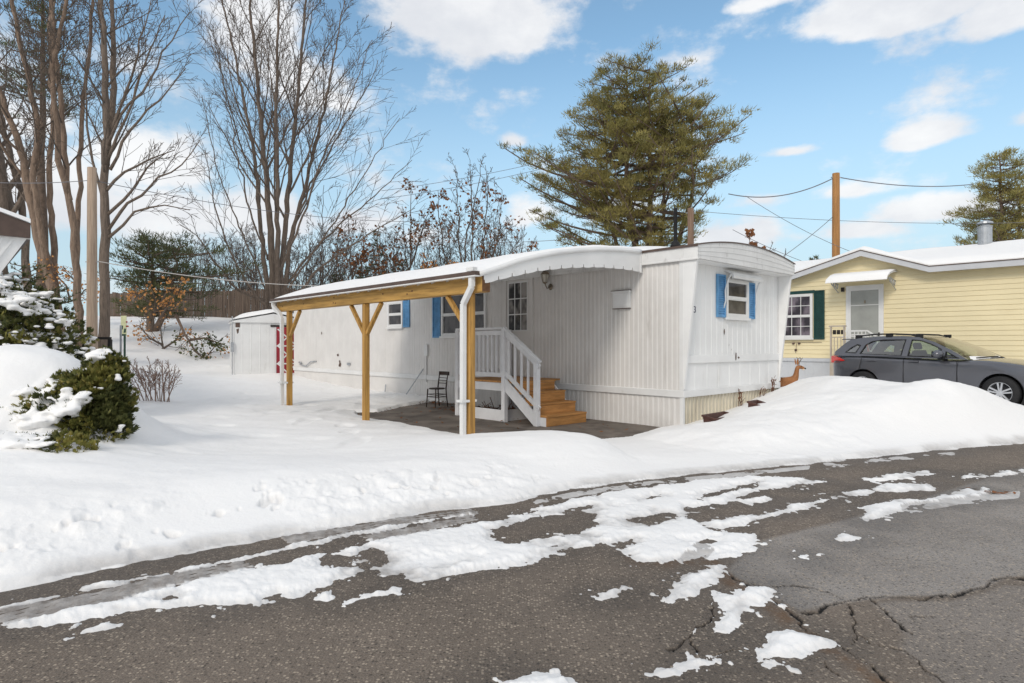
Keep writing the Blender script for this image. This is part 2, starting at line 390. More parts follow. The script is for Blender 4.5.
# ------------------------------------------------------------------ value noise on arrays
_rs = np.random.RandomState(7)
_LAT = _rs.rand(256, 256)
def vnoise(x, y):
    xi = np.floor(x).astype(int); yi = np.floor(y).astype(int); fx = x-xi; fy = y-yi
    fx = fx*fx*(3-2*fx); fy = fy*fy*(3-2*fy)
    a = _LAT[xi & 255, yi & 255]; b = _LAT[(xi+1) & 255, yi & 255]; c = _LAT[xi & 255, (yi+1) & 255]; d = _LAT[(xi+1) & 255, (yi+1) & 255]
    return (a*(1-fx)+b*fx)*(1-fy) + (c*(1-fx)+d*fx)*fy - .5
def fbm(x, y, f, o=4, g=.5):
    t = 0; a = 1.
    for i in range(o):
        t = t + a*vnoise(x*f+17.3*i, y*f+5.1*i); f *= 2.03; a *= g
    return t
def sstep(a, b, x):
    t = np.clip((x-a)/(b-a), 0, 1); return t*t*(3-2*t)
def seg_dist(X, Y, pts, closed):
    """distance to a polyline"""
    P = list(pts) + ([pts[0]] if closed else [])
    best = np.full(X.shape, 1e9)
    for (ax, ay), (bx, by) in zip(P, P[1:]):
        dx, dy = bx-ax, by-ay
        t = np.clip(((X-ax)*dx+(Y-ay)*dy)/max(dx*dx+dy*dy, 1e-12), 0, 1)
        best = np.minimum(best, (X-ax-t*dx)**2+(Y-ay-t*dy)**2)
    return np.sqrt(best)
def inside(X, Y, poly):
    r = np.zeros(X.shape, bool); n = len(poly)
    for i in range(n):
        (ax, ay), (bx, by) = poly[i], poly[(i+1) % n]
        if ay == by: continue
        r ^= ((ay > Y) != (by > Y)) & (X < (bx-ax)*(Y-ay)/(by-ay)+ax)
    return r
def sdf(X, Y, poly, margin=.5):
    """signed distance, positive inside; far points are just -margin"""
    xs = [p[0] for p in poly]; ys = [p[1] for p in poly]
    s = np.full(X.shape, -margin)
    m = (X > min(xs)-margin) & (X < max(xs)+margin) & (Y > min(ys)-margin) & (Y < max(ys)+margin)
    if m.any():
        d = seg_dist(X[m], Y[m], poly, True); s[m] = np.where(inside(X[m], Y[m], poly), d, -d)
    return s
# the kerbless edge where the snow bank meets the asphalt (metres, x right and y away from the lens)
EDGE = [(-3.018,3.654),(-2.800,3.892),(-2.521,4.124),(-2.214,4.385),(-1.755,4.732),(-1.374,4.953),(-0.950,5.257),(-0.375,5.532),(0.000,5.763),(0.771,6.376),(1.648,6.811),(2.610,7.192),(3.702,7.651),(4.661,8.027),(5.869,8.562),(7.614,9.221)]
EDGE = [(EDGE[0][0]-60, EDGE[0][1]-30), (EDGE[0][0]-2.5, EDGE[0][1]-1.1)] + EDGE + [(EDGE[-1][0]+4, EDGE[-1][1]+1.5), (EDGE[-1][0]+80, EDGE[-1][1]+20)]
def edge_d(X, Y):
    d = seg_dist(X, Y, EDGE, False)
    yy = np.interp(X, [p[0] for p in EDGE], [p[1] for p in EDGE])
    return np.where(Y > yy, d, -d)
# surveyed snow heights (x, y, z)
CTRL = np.array([(-4.374, 6.0, 0.385), (-4.459, 5.4, 0.361), (-4.2, 4.6, 0.28), (-1.5, 6.2, 0.22), (-2.5, 5.2, 0.25), (-3.2, 7.0, 0.17), (-1.4, 8.0, 0.13), (-0.68, 9.43, 0.05), (-2.73, 11.57, 0.05), (-4.96, 13.8, 0.06), (-3.5, 10.5, 0.1), (-5, 10, 0.14), (-7, 12, 0.2), (-9, 14, 0.25), (-6.5, 17, 0.2), (-9.423, 23, 0.337), (-12.0, 22, 0.4), (-10.639, 17, 0.71), (-8.174, 14, 0.208), (-12, 17, 0.8), (-14, 13, 0.8), (-9.5, 8, 0.8), (-14, 8, 1.0), (-18, 20, 1.6), (-12.581, 25, 0.765), (-17.11, 34, 2.821), (-20.332, 33, 2.674), (-12.194, 30, 1.934), (-16.613, 25, 1.45), (-30, 34, 2.9), (-30, 15, 2.0), (-9, 38, 2.7), (0, 40, 2.4), (-3, 30, 0.9), (10, 38, 2.0), (20, 38, 2.0), (-4.5, 17.5, -0.02), (-6, 20, 0.1), (-3.0, 14.5, 0.0), (0.643, 8.3, 0.245), (-0.161, 8.3, 0.232), (0.241, 8.3, 0.245), (1.164, 8.2, 0.18), (1.652, 8.0, -0.047), (0.1, 7.0, 0.16), (1.0, 7.1, 0.17), (1.85, 8.7, 0.0), (2.3, 8.1, 0.0), (1.5, 9.3, 0.0), (-0.9, 7.8, 0.2), (0.6, 9.6, 0.02), (1.75, 9.8, 0.06), (3.214, 10.6, 0.065), (3.657, 10.9, 0.131), (2.422, 10.5, -0.006), (3.972, 10.8, 0.283), (4.64, 11.6, 0.346), (3.0, 9.2, 0.2), (2.5, 9.4, 0.13), (3.4, 8.7, 0.2), (4.523, 12.3, 0.22), (5.749, 13.4, 0.456), (3.158, 11, -0.005), (6.132, 13.2, 0.684), (5.4, 12, 0.52), (6.1, 12.2, 0.74), (6.137, 11.6, 0.795), (6.294, 10.9, 0.712), (6.821, 10.9, 0.729), (7.179, 10.4, 0.863), (7.629, 10.0, 0.708), (8.175, 9.9, 0.524), (4.6, 9.6, 0.36), (3.6, 8.4, 0.1), (9.5, 11.8, 0.17), (8.1, 14.3, 0.3), (6.62, 14.3, 0.47), (7.4, 16, 0.42), (9.5, 10.6, 0.25), (12, 10.2, 0.3), (14, 12, 0.2), (9.6, 15, 0.2), (6.0, 8.9, 0.35), (18, 12, 0.3), (12, 25, 0.6)])
def _tps(pts):
    n = len(pts); A = np.zeros((n+3, n+3)); r = np.hypot(pts[:,None,0]-pts[None,:,0], pts[:,None,1]-pts[None,:,1])
    A[:n,:n] = r*r*np.log(r+1e-9); A[:n,n] = 1; A[:n,n+1:] = pts[:,:2]; A[n,:n] = 1; A[n+1:,:n] = pts[:,:2].T
    A[:n,:n] += np.eye(n)*.02
    return np.linalg.solve(A, np.concatenate([pts[:,2], [0,0,0]]))
TPSW = _tps(CTRL)
def base_height(X, Y):
    Xc = np.clip(X, -30, 22); Yc = np.clip(Y, 0, 42)
    z = TPSW[-3] + TPSW[-2]*Xc + TPSW[-1]*Yc
    for (cx, cy, _), w in zip(CTRL, TPSW):
        r2 = (Xc-cx)**2+(Yc-cy)**2 + 1e-12
        z = z + w*.5*r2*np.log(r2)
    return np.clip(z, .03, 3.2)
def loc(x, y):
    return (CORNER.x + D2.x*x + D1.x*y, CORNER.y + D2.y*x + D1.y*y)
PATIO = [loc(*p) for p in [(.1,.25),(-.9,.1),(-1.7,-.1),(-2.7,.15),(-3.5,.9),(-3.55,1.8),(-3.47,2.5),(-3.40,3.87),(-3.46,4.77),(-3.35,5.58),(-2.97,6.36),(-3.07,6.62),(-2.75,6.4),(-2.53,6.2),(-1.38,6.9),(-.63,7.28),(-.2,7.5),(.1,7.2)]]
MOUNDS = [(-5.75, 7.45, 1.05, 0.92), (-7.2, 8.6, 1.4, 0.35)]   # extra rounded heaps: x, y, radius, height
ROAD_SNOW = [
 [(-2.671,3.234),(-2.517,3.342),(-2.260,3.512),(-1.942,3.858),(-1.550,4.143),(-1.382,4.241),(-1.217,4.385),(-0.921,4.682),(-0.494,4.940),(0.000,5.257),(0.462,5.726),(0.986,6.116),(1.554,6.421),(2.164,6.709),(2.767,6.863),(3.140,6.759),(3.330,6.659),(2.859,6.376),(2.497,6.243),(2.219,6.034),(1.927,5.690),(1.593,5.549),(1.458,5.257),(1.540,5.079),(1.607,4.859),(1.870,4.732),(1.698,4.385),(1.292,4.261),(0.869,4.143),(0.774,4.364),(0.654,4.610),(0.580,4.495),(0.276,4.281),(0.000,4.086),(-0.396,3.960),(-0.506,3.826),(-0.586,3.746),(-0.697,3.858),(-0.890,3.943),(-1.070,3.858),(-1.172,3.746),(-1.235,3.610),(-1.405,3.458),(-1.747,3.471),(-1.988,3.405),(-2.221,3.342),(-2.375,3.257),(-2.596,3.143)],
 [(1.607,4.859),(1.540,5.079),(1.976,5.257),(2.120,5.257),(2.522,5.584),(3.093,5.993),(3.805,6.376),(3.720,6.200),(2.994,5.800),(2.562,5.515),(2.030,5.137),(1.816,4.940)],
 [(-0.921,3.525),(-0.840,3.669),(-0.671,3.715),(-0.681,3.640),(-0.802,3.553)],
 [(-2.834,3.431),(-2.505,3.769),(-2.287,3.917),(-1.813,4.291),(-1.256,4.807),(-0.530,5.304),(-0.298,5.432),(-0.293,5.351),(-0.521,5.212),(-1.230,4.707),(-1.788,4.231),(-2.253,3.858),(-2.469,3.715),(-2.802,3.392)],
 [(2.908,5.227),(3.149,5.515),(3.461,5.800),(3.676,5.800),(3.907,5.838),(4.271,6.116),(4.547,6.265),(4.747,6.158),(4.519,5.838),(4.138,5.726),(3.785,5.654),(3.475,5.482),(3.260,5.320),(3.008,5.137),(2.867,5.079)],
 [(3.859,6.759),(4.249,6.969),(4.776,7.135),(4.687,6.969),(4.285,6.759),(3.895,6.562)],
 [(4.848,6.863),(5.296,6.942),(5.939,7.192),(6.567,7.430),(6.408,7.250),(5.777,6.996),(5.251,6.811),(4.884,6.759)],
 [(3.853,6.421),(4.159,6.562),(4.486,6.468),(4.310,6.243),(3.975,6.116),(3.780,6.200)],
 [(2.454,4.682),(2.571,4.744),(2.619,4.707),(2.526,4.634),(2.439,4.610)],
 [(1.979,4.261),(2.045,4.312),(2.065,4.281),(2.001,4.221)],
 [(0.864,3.525),(1.094,3.943),(1.254,4.050),(1.437,4.143),(1.343,3.909),(1.234,3.826),(1.095,3.669),(1.095,3.610),(0.988,3.582),(0.906,3.512)],
 [(1.201,3.669),(1.280,3.640),(1.414,3.715),(1.571,3.746),(1.526,3.640),(1.439,3.512),(1.344,3.471),(1.265,3.367),(1.182,3.257),(1.086,3.177),(1.107,3.269),(1.184,3.367),(1.180,3.484),(1.151,3.567)],
 [(1.118,2.987),(1.199,2.997),(1.286,3.089),(1.425,3.154),(1.520,3.111),(1.592,3.037),(1.547,2.997),(1.417,2.967),(1.324,2.900),(1.162,2.881),(1.137,2.938)],
 [(0.617,2.733),(0.737,2.854),(0.833,2.900),(0.927,2.872),(0.988,2.891),(0.967,2.854),(0.844,2.783),(0.736,2.716)],
 [(-0.095,2.668),(0.000,2.724),(0.111,2.758),(0.212,2.733),(0.286,2.684),(0.237,2.532),(-0.131,2.532)],
 [(1.145,2.818),(1.180,2.836),(1.196,2.809),(1.158,2.783)], [(1.230,2.845),(1.265,2.863),(1.262,2.836),(1.228,2.809)],
 [(-2.155,3.165),(-2.141,3.222),(-2.094,3.245),(-2.053,3.222),(-2.070,3.177)], [(-1.648,3.405),(-1.617,3.458),(-1.572,3.431),(-1.592,3.380)], [(-1.116,3.567),(-1.087,3.625),(-1.040,3.582),(-1.073,3.539)],
 [(-2.219,4.495),(-2.182,4.540),(-2.164,4.473)], [(0.497,3.582),(0.683,3.746),(0.695,3.715),(0.529,3.567)],
 [(1.292,4.261),(1.429,4.364),(1.597,4.343),(1.532,4.261),(1.355,4.201)],
 [(0.380,4.913),(0.532,4.994),(0.578,4.913),(0.450,4.807)], [(2.152,5.800),(2.429,5.954),(2.492,5.876),(2.203,5.690)], [(2.799,6.243),(3.085,6.376),(3.001,6.243)],
 [(3.036,5.257),(3.230,5.383),(3.243,5.320),(3.033,5.167)], [(4.498,6.116),(4.796,6.287),(4.747,6.158),(4.476,5.993)], [(4.041,6.376),(4.445,6.514),(4.412,6.421),(4.028,6.243)], [(1.750,5.167),(2.030,5.288),(1.967,5.167),(1.743,5.051)],
]
HOLES = [
 [(-1.382,4.241),(-1.269,4.322),(-1.113,4.261),(-1.081,4.086),(-1.183,4.031),(-1.290,4.124)], [(-1.079,4.343),(-1.000,4.429),(-0.901,4.364),(-0.930,4.241),(-1.026,4.241)], [(-1.034,4.162),(-0.985,4.241),(-0.915,4.143),(-0.958,4.068)],
 [(-0.977,3.909),(-0.911,3.978),(-0.832,3.909),(-0.690,3.892),(-0.695,3.777),(-0.831,3.762)], [(-0.174,4.913),(0.000,4.994),(0.152,5.227),(0.504,5.383),(0.704,5.320),(0.680,5.022),(0.486,4.782),(0.210,4.658),(0.000,4.518),(-0.149,4.610)],
 [(1.769,5.993),(2.109,6.287),(2.625,6.562),(2.571,6.376),(2.044,6.034),(1.759,5.800)], [(0.424,5.482),(0.711,5.654),(0.712,5.515),(0.457,5.351)], [(1.213,5.876),(1.470,6.074),(1.450,5.914),(1.236,5.763)],
 [(-1.398,3.553),(-1.351,3.610),(-1.277,3.567),(-1.314,3.512)], [(0.978,5.137),(1.354,5.383),(1.425,5.257),(1.106,4.967)], [(-0.947,3.669),(-0.849,3.762),(-0.788,3.700),(-0.885,3.610)], [(0.718,4.540),(0.902,4.658),(0.937,4.540),(0.771,4.429)],
 [(1.324,4.610),(1.541,4.707),(1.539,4.587),(1.356,4.473)], [(-2.025,3.567),(-1.980,3.610),(-1.918,3.582),(-1.952,3.539)],
]
TRACKS = [[(-2.802,3.392),(-2.566,3.567),(-2.381,3.700),(-2.248,3.850),(-2.020,4.013),(-1.826,4.162),(-1.714,4.086),(-1.942,3.858),(-2.151,3.684),(-2.251,3.498),(-2.431,3.380),(-2.680,3.245)],
          [(-1.737,4.682),(-1.367,4.926),(-0.939,5.197),(-0.371,5.482),(-0.293,5.351),(-0.607,5.227),(-0.907,5.022),(-1.320,4.757),(-1.626,4.540)],
          [(-1.154,4.707),(-0.741,4.994),(-0.358,5.288),(-0.283,5.167),(-0.646,4.886),(-0.982,4.610)]]
SLUSH = [[(0.000,5.690),(0.766,6.331),(1.635,6.759),(2.589,7.135),(3.655,7.555),(3.508,7.250),(2.472,6.811),(1.554,6.421),(0.720,5.954),(0.000,5.383)],
         [(3.516,5.619),(5.192,6.287),(4.852,5.876),(3.920,5.549),(3.332,5.257)], [(0.933,3.909),(1.398,4.610),(1.436,4.385),(1.122,3.909),(0.955,3.746)], [(3.817,7.684),(5.115,8.173),(6.187,8.562),(5.905,8.173),(4.850,7.750),(3.573,7.192)]]
CRACKS = [[(1.575,3.380),(1.705,3.431),(1.884,3.498),(2.052,3.553),(2.213,3.582),(2.376,3.567),(2.541,3.589),(2.689,3.640),(2.834,3.715),(2.962,3.826),(3.068,3.867),(3.329,3.909)], [(1.462,3.777),(1.619,3.746),(1.756,3.715),(1.836,3.625),(1.892,3.512)],
          [(2.047,3.525),(2.028,3.380),(2.005,3.245),(1.976,3.165),(1.991,3.132)], [(1.367,3.960),(1.400,3.842),(1.432,3.746),(1.479,3.553),(1.515,3.380),(1.518,3.257),(1.526,3.154),(1.568,3.047),(1.596,2.928),(1.621,2.792),(1.653,2.676),(1.652,2.606)],
          [(1.858,2.977),(1.871,2.900),(1.877,2.818),(1.861,2.741),(1.831,2.652)], [(1.870,3.471),(1.801,3.293),(1.740,3.154),(1.652,3.047),(1.578,2.948)], [(1.182,3.610),(1.123,3.498),(1.058,3.330),(0.974,3.211),(0.882,3.089),(0.808,3.017),(0.735,2.957)],
          [(0.889,3.079),(0.884,2.997),(0.869,2.928)], [(1.102,2.957),(1.062,2.967),(0.998,2.948),(0.908,2.872)], [(1.399,2.891),(1.423,2.809),(1.441,2.708)], [(2.108,3.317),(2.214,3.323),(2.317,3.317)], [(1.735,3.154),(1.750,3.047),(1.858,2.977)]]
RUST = [(1.324,4.610),(1.403,4.181),(1.394,3.892),(1.420,3.715),(1.510,3.367),(1.521,3.143),(1.591,2.919),(1.648,2.668),(1.642,2.591),(1.538,2.591),(1.532,2.668),(1.501,2.854),(1.445,3.111),(1.401,3.367),(1.328,3.610),(1.280,3.909)]
RUST2 = [(0.777,4.261),(0.967,4.343),(1.343,4.429),(1.443,4.261),(1.278,3.960),(1.168,4.068),(0.840,4.068)]
NEWER = [(1.379,3.996),(1.444,3.777),(1.581,3.392),(1.892,3.512),(2.221,3.596),(2.556,3.610),(2.846,3.730),(3.088,3.892),(5.314,4.181),(12.027,9.463),(6.136,7.430),(3.516,5.619),(1.844,4.610)]
NEWER2 = [(1.977,3.111),(1.852,2.967),(1.877,2.818),(1.820,2.606),(3.219,2.532),(4.481,3.525),(2.985,3.762),(2.777,3.640),(2.496,3.525),(2.178,3.525),(2.037,3.498)]

def road_snow_sd(X, Y):
    s = np.full(X.shape, -.5)
    for p in ROAD_SNOW: s = np.maximum(s, sdf(X, Y, p))
    for p in HOLES: s = np.minimum(s, -sdf(X, Y, p))
    return s
def snow_height(X, Y, full=True):
    """height of the snow surface and how dirty it is"""
    d = edge_d(X, Y)
    dn = d + .10*fbm(X, Y, 3.1, 4) + .03*fbm(X, Y, 17., 2)
    z0 = base_height(X, Y)
    for mx, my, mr, mh in MOUNDS:
        q = np.hypot(X-mx, Y-my)/mr
        z0 = z0 + mh*np.exp(-q**2.6)
    rng = np.hypot(X, Y)
    # the rut between the two heaps where the drive meets the road
    gx, gy = X-1.2, Y-9.5; gt = np.clip((gx*.50-gy*.87), -.3, 2.9); gd = np.hypot(gx-.50*gt, gy+.87*gt)
    z0 = np.maximum(z0 - .12*np.exp(-(gd/.34)**2), .035)
    # soft wind ripples and old filled tracks
    und = .035*fbm(X, Y, .55, 3) + .030*fbm(X*.5+Y*.5, Y*1.2-X*.3, 1.5, 3) + .007*fbm(X, Y, 6., 3) + .02*sstep(.18, .4, vnoise(X*1.9-3, Y*1.1))*sstep(2.5, 4., d) - .035*sstep(.12, .40, vnoise(X*2.8, Y*1.9+3))*sstep(2.2, 3.5, d)*sstep(22, 14, Y)*sstep(.5, -.8, X) + .045*fbm(X, Y, 2.3, 4)*sstep(1.5, 3., X)*sstep(14., 11.5, Y)*sstep(.3, 1., d)*sstep(3.4, 2.0, d)
    zy = z0*sstep(.02, 1.25, d)**.8 + .035*sstep(0, .12, dn) + und*sstep(.1, 1.2, d)
    # broken crust thrown up along the road
    leftish = sstep(1.5, -1.5, X)
    cl = np.maximum(0, vnoise(X*7.5, Y*7.5)+.08)*.10 + np.maximum(0, vnoise(X*17, Y*17))*.05 + np.maximum(0, vnoise(X*37, Y*37))*.02
    cl = .62*cl*sstep(.02, .2, d)*sstep(1.25, .45, d)*sstep(-.12, .22, fbm(X, Y, .9, 3))*(.5+.5*leftish)
    zy = zy + cl
    # pits left by boots and falling lumps
    pit = sstep(.30, .44, vnoise(X*8.2+9, Y*8.2)+.25*vnoise(X*25, Y*25))*sstep(.1, .3, d)*sstep(1.1, .5, d)*leftish
    zy = zy - .03*pit
    zy = zy - .06*sstep(.02, -.14, dn) 
    dirt = .5*sstep(.22, .0, dn)*(.3+.7*sstep(.1, .4, vnoise(X*2.2, Y*2.2)+.3)) + .18*pit
    # patio kept clear
    pd = sdf(X, Y, PATIO, 1.2)
    pdn = pd + .06*fbm(X, Y, 2.6, 3)
    zy = np.where(pd > -1.19, zy*(1-.75*sstep(-.55, .0, pdn)) - .22*sstep(-.03, .10, pdn), zy)
    # thin snow and slush left on the road
    zr = np.full(X.shape, -.05); m = (d < .3) & (rng < 16) & (Y > .5)
    if m.any():
        x, y = X[m], Y[m]
        s = road_snow_sd(x, y); k = np.clip(y/5, .6, 2.0); hf = sstep(9., 3.5, y)
        sn = s + k*(.08*fbm(x, y, 5., 5, .68) + .05*fbm(x, y, 12., 2)*(1-hf) + .045*hf*fbm(x, y, 24., 3, .6)) - .006
        thin = sstep(.06, .6, fbm(x, y, 2.2, 5, .62))
        t = .022*sstep(-.01, .10, sn)*(1-.75*thin) + .008*sstep(.02, .3, sn)*(1+fbm(x, y, 4., 3)) - .010*thin + .009*fbm(x, y, 15., 3)*sstep(0, .05, sn)*(.35+.65*hf) + .008*hf*np.maximum(0, vnoise(x*31, y*31)+.1)*sstep(0, .04, sn)
        crumb = sstep(.30, .44, vnoise(x*15, y*13)+.3*vnoise(x*40, y*40))*sstep(-.26, -.06, s)*sstep(.02, -.03, sn)
        t = np.maximum(t, -.02+.034*crumb)
        zz = np.where((sn > -.05) | (crumb > .1), t - .012*sstep(.02, -.05, sn) - .001, -.03)
        dd = np.maximum(.5*sstep(.07, .0, sn)*(vnoise(x*3, y*3)+.5), .75*thin*sstep(.25, .0, sn))
        for p in TRACKS:
            q = sdf(x, y, p, .3); a = edge_d(x, y)
            rib = np.cos(a*2*PI/.062)*.9 + fbm(x, y, 3.2, 4)*1.6 + .35*np.cos(x*2*PI/.08+a*30)
            tz = .0075*rib - .0015
            zz = np.where(q > -.01, np.maximum(tz, zz), zz); dd = np.where(q > -.01, np.maximum(.85, dd), dd)
        for p in SLUSH:
            q = sdf(x, y, p, .3)
            tz = .022*(fbm(x, y, 3.4, 5, .65) + .25*(vnoise(x*30, y*30))) - .001
            tz = np.where(q > 0, tz*sstep(0, .12, q) - .01*sstep(.12, 0, q), -.05)
            zz = np.maximum(zz, np.where(tz > .008, .008+.35*(tz-.008), tz)); dd = np.where((q > 0) & (zz < .014), np.maximum(dd, .55), dd)
        zr[m] = zz; dm = dirt[m]; dirt[m] = np.where(d[m] < 0.02, dd, np.maximum(dm, 0))
    far = sstep(-9.5, -10.6, d)*(.32+.1*fbm(X, Y, .8, 3)) - .05*(d < -9.5)  # unseen snow bank across the road, added to bounce light
    zr = np.where(d < -9.5, far, zr)
    z = np.where(d > 0, np.maximum(zy, zr), zr)
    mid = (d > -.12) & (d <= 0)
    z = np.where(mid, np.maximum(zr, zy), z)
    return z, np.clip(dirt, 0, 1), d
def ground_z(x, y):
    z, _, _ = snow_height(np.array([float(x)]), np.array([float(y)])); return float(z[0])

def polar(r_near, r_far, ratio, n_dense, coarse_near, r_end):
    a = np.concatenate([np.linspace(-180, -43, 40, endpoint=False), np.linspace(-43, 43, n_dense, endpoint=False), np.linspace(43, 180, 41)])
    r = np.concatenate([coarse_near, np.exp(np.arange(math.log(r_near), math.log(r_far), ratio)), np.exp(np.linspace(math.log(r_far), math.log(r_end), 26))])
    A, RR = np.meshgrid(np.radians(a), r)
    return RR*np.sin(A), RR*np.cos(A)
def grid_mesh(name, X, Y, Z, keep, material, attrs):
    nr, na = X.shape
    idx = np.arange(nr*na).reshape(nr, na)
    q = np.stack([idx[:-1,:-1], idx[:-1,1:], idx[1:,1:], idx[1:,:-1]], -1).reshape(-1, 4)[:, ::-1]
    k = keep.ravel()
    q = q[k[q].any(1)]
    used = np.zeros(nr*na, bool); used[q.ravel()] = True
    new = np.cumsum(used)-1
    co = np.stack([X.ravel(), Y.ravel(), Z.ravel()], 1)[used]; q = new[q]
    me = bpy.data.meshes.new(name)
    me.vertices.add(len(co)); me.vertices.foreach_set('co', co.astype(np.float32).ravel())
    me.loops.add(len(q)*4); me.loops.foreach_set('vertex_index', q.astype(np.int32).ravel())
    me.polygons.add(len(q)); me.polygons.foreach_set('loop_start', (np.arange(len(q))*4).astype(np.int32)); me.polygons.foreach_set('loop_total', np.full(len(q), 4, np.int32))
    me.polygons.foreach_set('use_smooth', np.ones(len(q), bool))
    me.update(calc_edges=True); me.validate()
    for nm, arr in attrs.items():
        at = me.attributes.new(nm, 'FLOAT', 'POINT'); at.data.foreach_set('value', arr.ravel()[used].astype(np.float32))
    me.materials.append(material)
    o = bpy.data.objects.new(name, me); COL.objects.link(o)
    return structure(o)

# road: one sheet of asphalt that also runs on under the snow
X, Y = polar(2.2, 15., .0034, 940, np.linspace(.05, 2.1, 10), 300.)
cr = np.full(X.shape, 1.0); near = (np.hypot(X, Y) < 15) & (Y > 1.5)
x, y = X[near], Y[near]; c = np.full(x.shape, 1.)
for i, p in enumerate(CRACKS):
    jx = x + .05*fbm(x, y, 6., 5, .6); jy = y + .06*fbm(x+40, y, 6., 5, .6)
    wdt = (.010 if i in (0, 3) else .006)*np.clip(1+1.6*fbm(x, y, 7., 3), .25, 2.2)
    c = np.minimum(c, seg_dist(jx, jy, p, False)/wdt)
cr[near] = c
crack = sstep(1.25, .5, cr); hal = sstep(6., 1., cr)*.28
rust = np.zeros(X.shape); newer = np.zeros(X.shape)
rust[near] = np.maximum(.75*sstep(-.04, .04, sdf(x, y, RUST)+.05*fbm(x, y, 5., 4)), .6*sstep(-.1, .1, sdf(x, y, RUST2)+.12*fbm(x, y, 5., 4)))
newer[near] = np.maximum(sstep(-.03, .03, sdf(x, y, NEWER, 1.)), .55*sstep(-.03, .03, sdf(x, y, NEWER2, 1.)))
d = edge_d(X, Y)
wet = np.zeros(X.shape)
s = road_snow_sd(x, y)
wet[near] = sstep(-.35, .0, s+.2*fbm(x, y, 2., 3))*.5
wet = np.maximum(wet, sstep(-.9, -.1, d)*.6*(fbm(X, Y, 1.2, 3)*.8+.75))
Z = np.where(np.hypot(X, Y) < 15, -.018*crack + .004*fbm(X, Y, 3., 3) - .002, 0) - .35*sstep(.5, 1.6, d)
grid_mesh('road', X, Y, Z, np.ones(X.shape, bool), M['asphalt'], {'crack': np.maximum(crack, hal), 'rust': rust, 'newer': newer, 'wet': np.clip(wet, 0, 1)})

X, Y = polar(2.4, 55., .0044, 940, np.linspace(.3, 2.3, 6), 420.)
Z, dirt, d = snow_height(X, Y)
grid_mesh('snow_ground', X, Y, Z, Z > -.028, M['snow_ground'], {'dirt': dirt})

pm = MB(); rows = []
for i in range(31):
    rows.append([tuple(W(-3.9+.13*i, -.6+.3*j, -.05+.012*mnoise.noise(Vector((i*.4, j*.5, 3))))) for j in range(32)])
structure(pm.grid(rows).build('patio', M['patio'], smooth=True))
# ------------------------------------------------------------------ white mobile home (x across the front, y along its length)
def ribbed(mb, plane, a0, a1, z0, z1, pitch, depth, duty=.5, sl=.18):
    """vertical ribs pressed into a sheet; plane(a, out, z) -> point"""
    n = max(1, round((a1-a0)/pitch)); p = (a1-a0)/n; prof = []
    for i in range(n):
        s = a0+i*p
        prof += [(s, 0), (s+p*(duty-sl/2), 0), (s+p*(duty+sl/2), depth), (s+p*(1-sl/2), depth)]
    prof.append((a1, 0))
    mb.grid([[plane(a, o, z0) for a, o in prof], [plane(a, o, z1) for a, o in prof]])
def sash_window(parent, org, along, outd, w, z0, z1, pane_m, name='window', rows=2, muntins=(0, 0), fr=.055, frame_m='white_trim', sill=True):
    """double-hung window set proud of a wall: org is the bottom left on the wall plane"""
    o = Vector(org); a = Vector(along); n = Vector(outd); u = Vector((0,0,1))
    def P(s, d, z): return o + a*s + n*d + u*z
    def bx(mb, s0, s1, d0, d1, za, zb):
        k = len(mb.v)
        mb.v += [tuple(P(s, d, z)) for z in (za, zb) for s, d in ((s0,d0),(s1,d0),(s1,d1),(s0,d1))]
        mb.f += [(k,k+3,k+2,k+1),(k+4,k+5,k+6,k+7)]+[(k+i,k+(i+1)%4,k+4+(i+1)%4,k+4+i) for i in range(4)]
    h = z1-z0; f = MB()
    bx(f, 0, fr, 0, .045, 0, h); bx(f, w-fr, w, 0, .045, 0, h); bx(f, fr, w-fr, 0, .045, h-fr, h); bx(f, fr, w-fr, 0, .045, 0, fr)
    if sill: bx(f, -.03, w+.03, 0, .075, -.05, -.002)
    fo = f.build(name, M[frame_m], parent)
    zm = h*.5
    s = MB(); bx(s, fr, w-fr, .012, .036, zm-.018, zm+.018)
    e = .020
    for za, zb, dd in ((fr, zm-.018, .030), (zm+.018, h-fr, .038)):
        bx(s, fr, fr+e, .012, dd, za, zb); bx(s, w-fr-e, w-fr, .012, dd, za, zb); bx(s, fr+e, w-fr-e, .012, dd, za, za+e); bx(s, fr+e, w-fr-e, .012, dd, zb-e, zb)
        for i in range(muntins[0]):
            q = fr+e+(w-2*fr-2*e)*(i+1)/(muntins[0]+1); bx(s, q-.009, q+.009, .012, .026, za+e, zb-e)
        for i in range(muntins[1]):
            q = za+e+(zb-za-2*e)*(i+1)/(muntins[1]+1); bx(s, fr+e, w-fr-e, .012, .025, q-.009, q+.009)
    s.build('sash', M[frame_m], fo)
    p = MB(); bx(p, fr, w-fr, .006, .010, fr, h-fr); p.build('pane', pane_m, fo)
    return fo
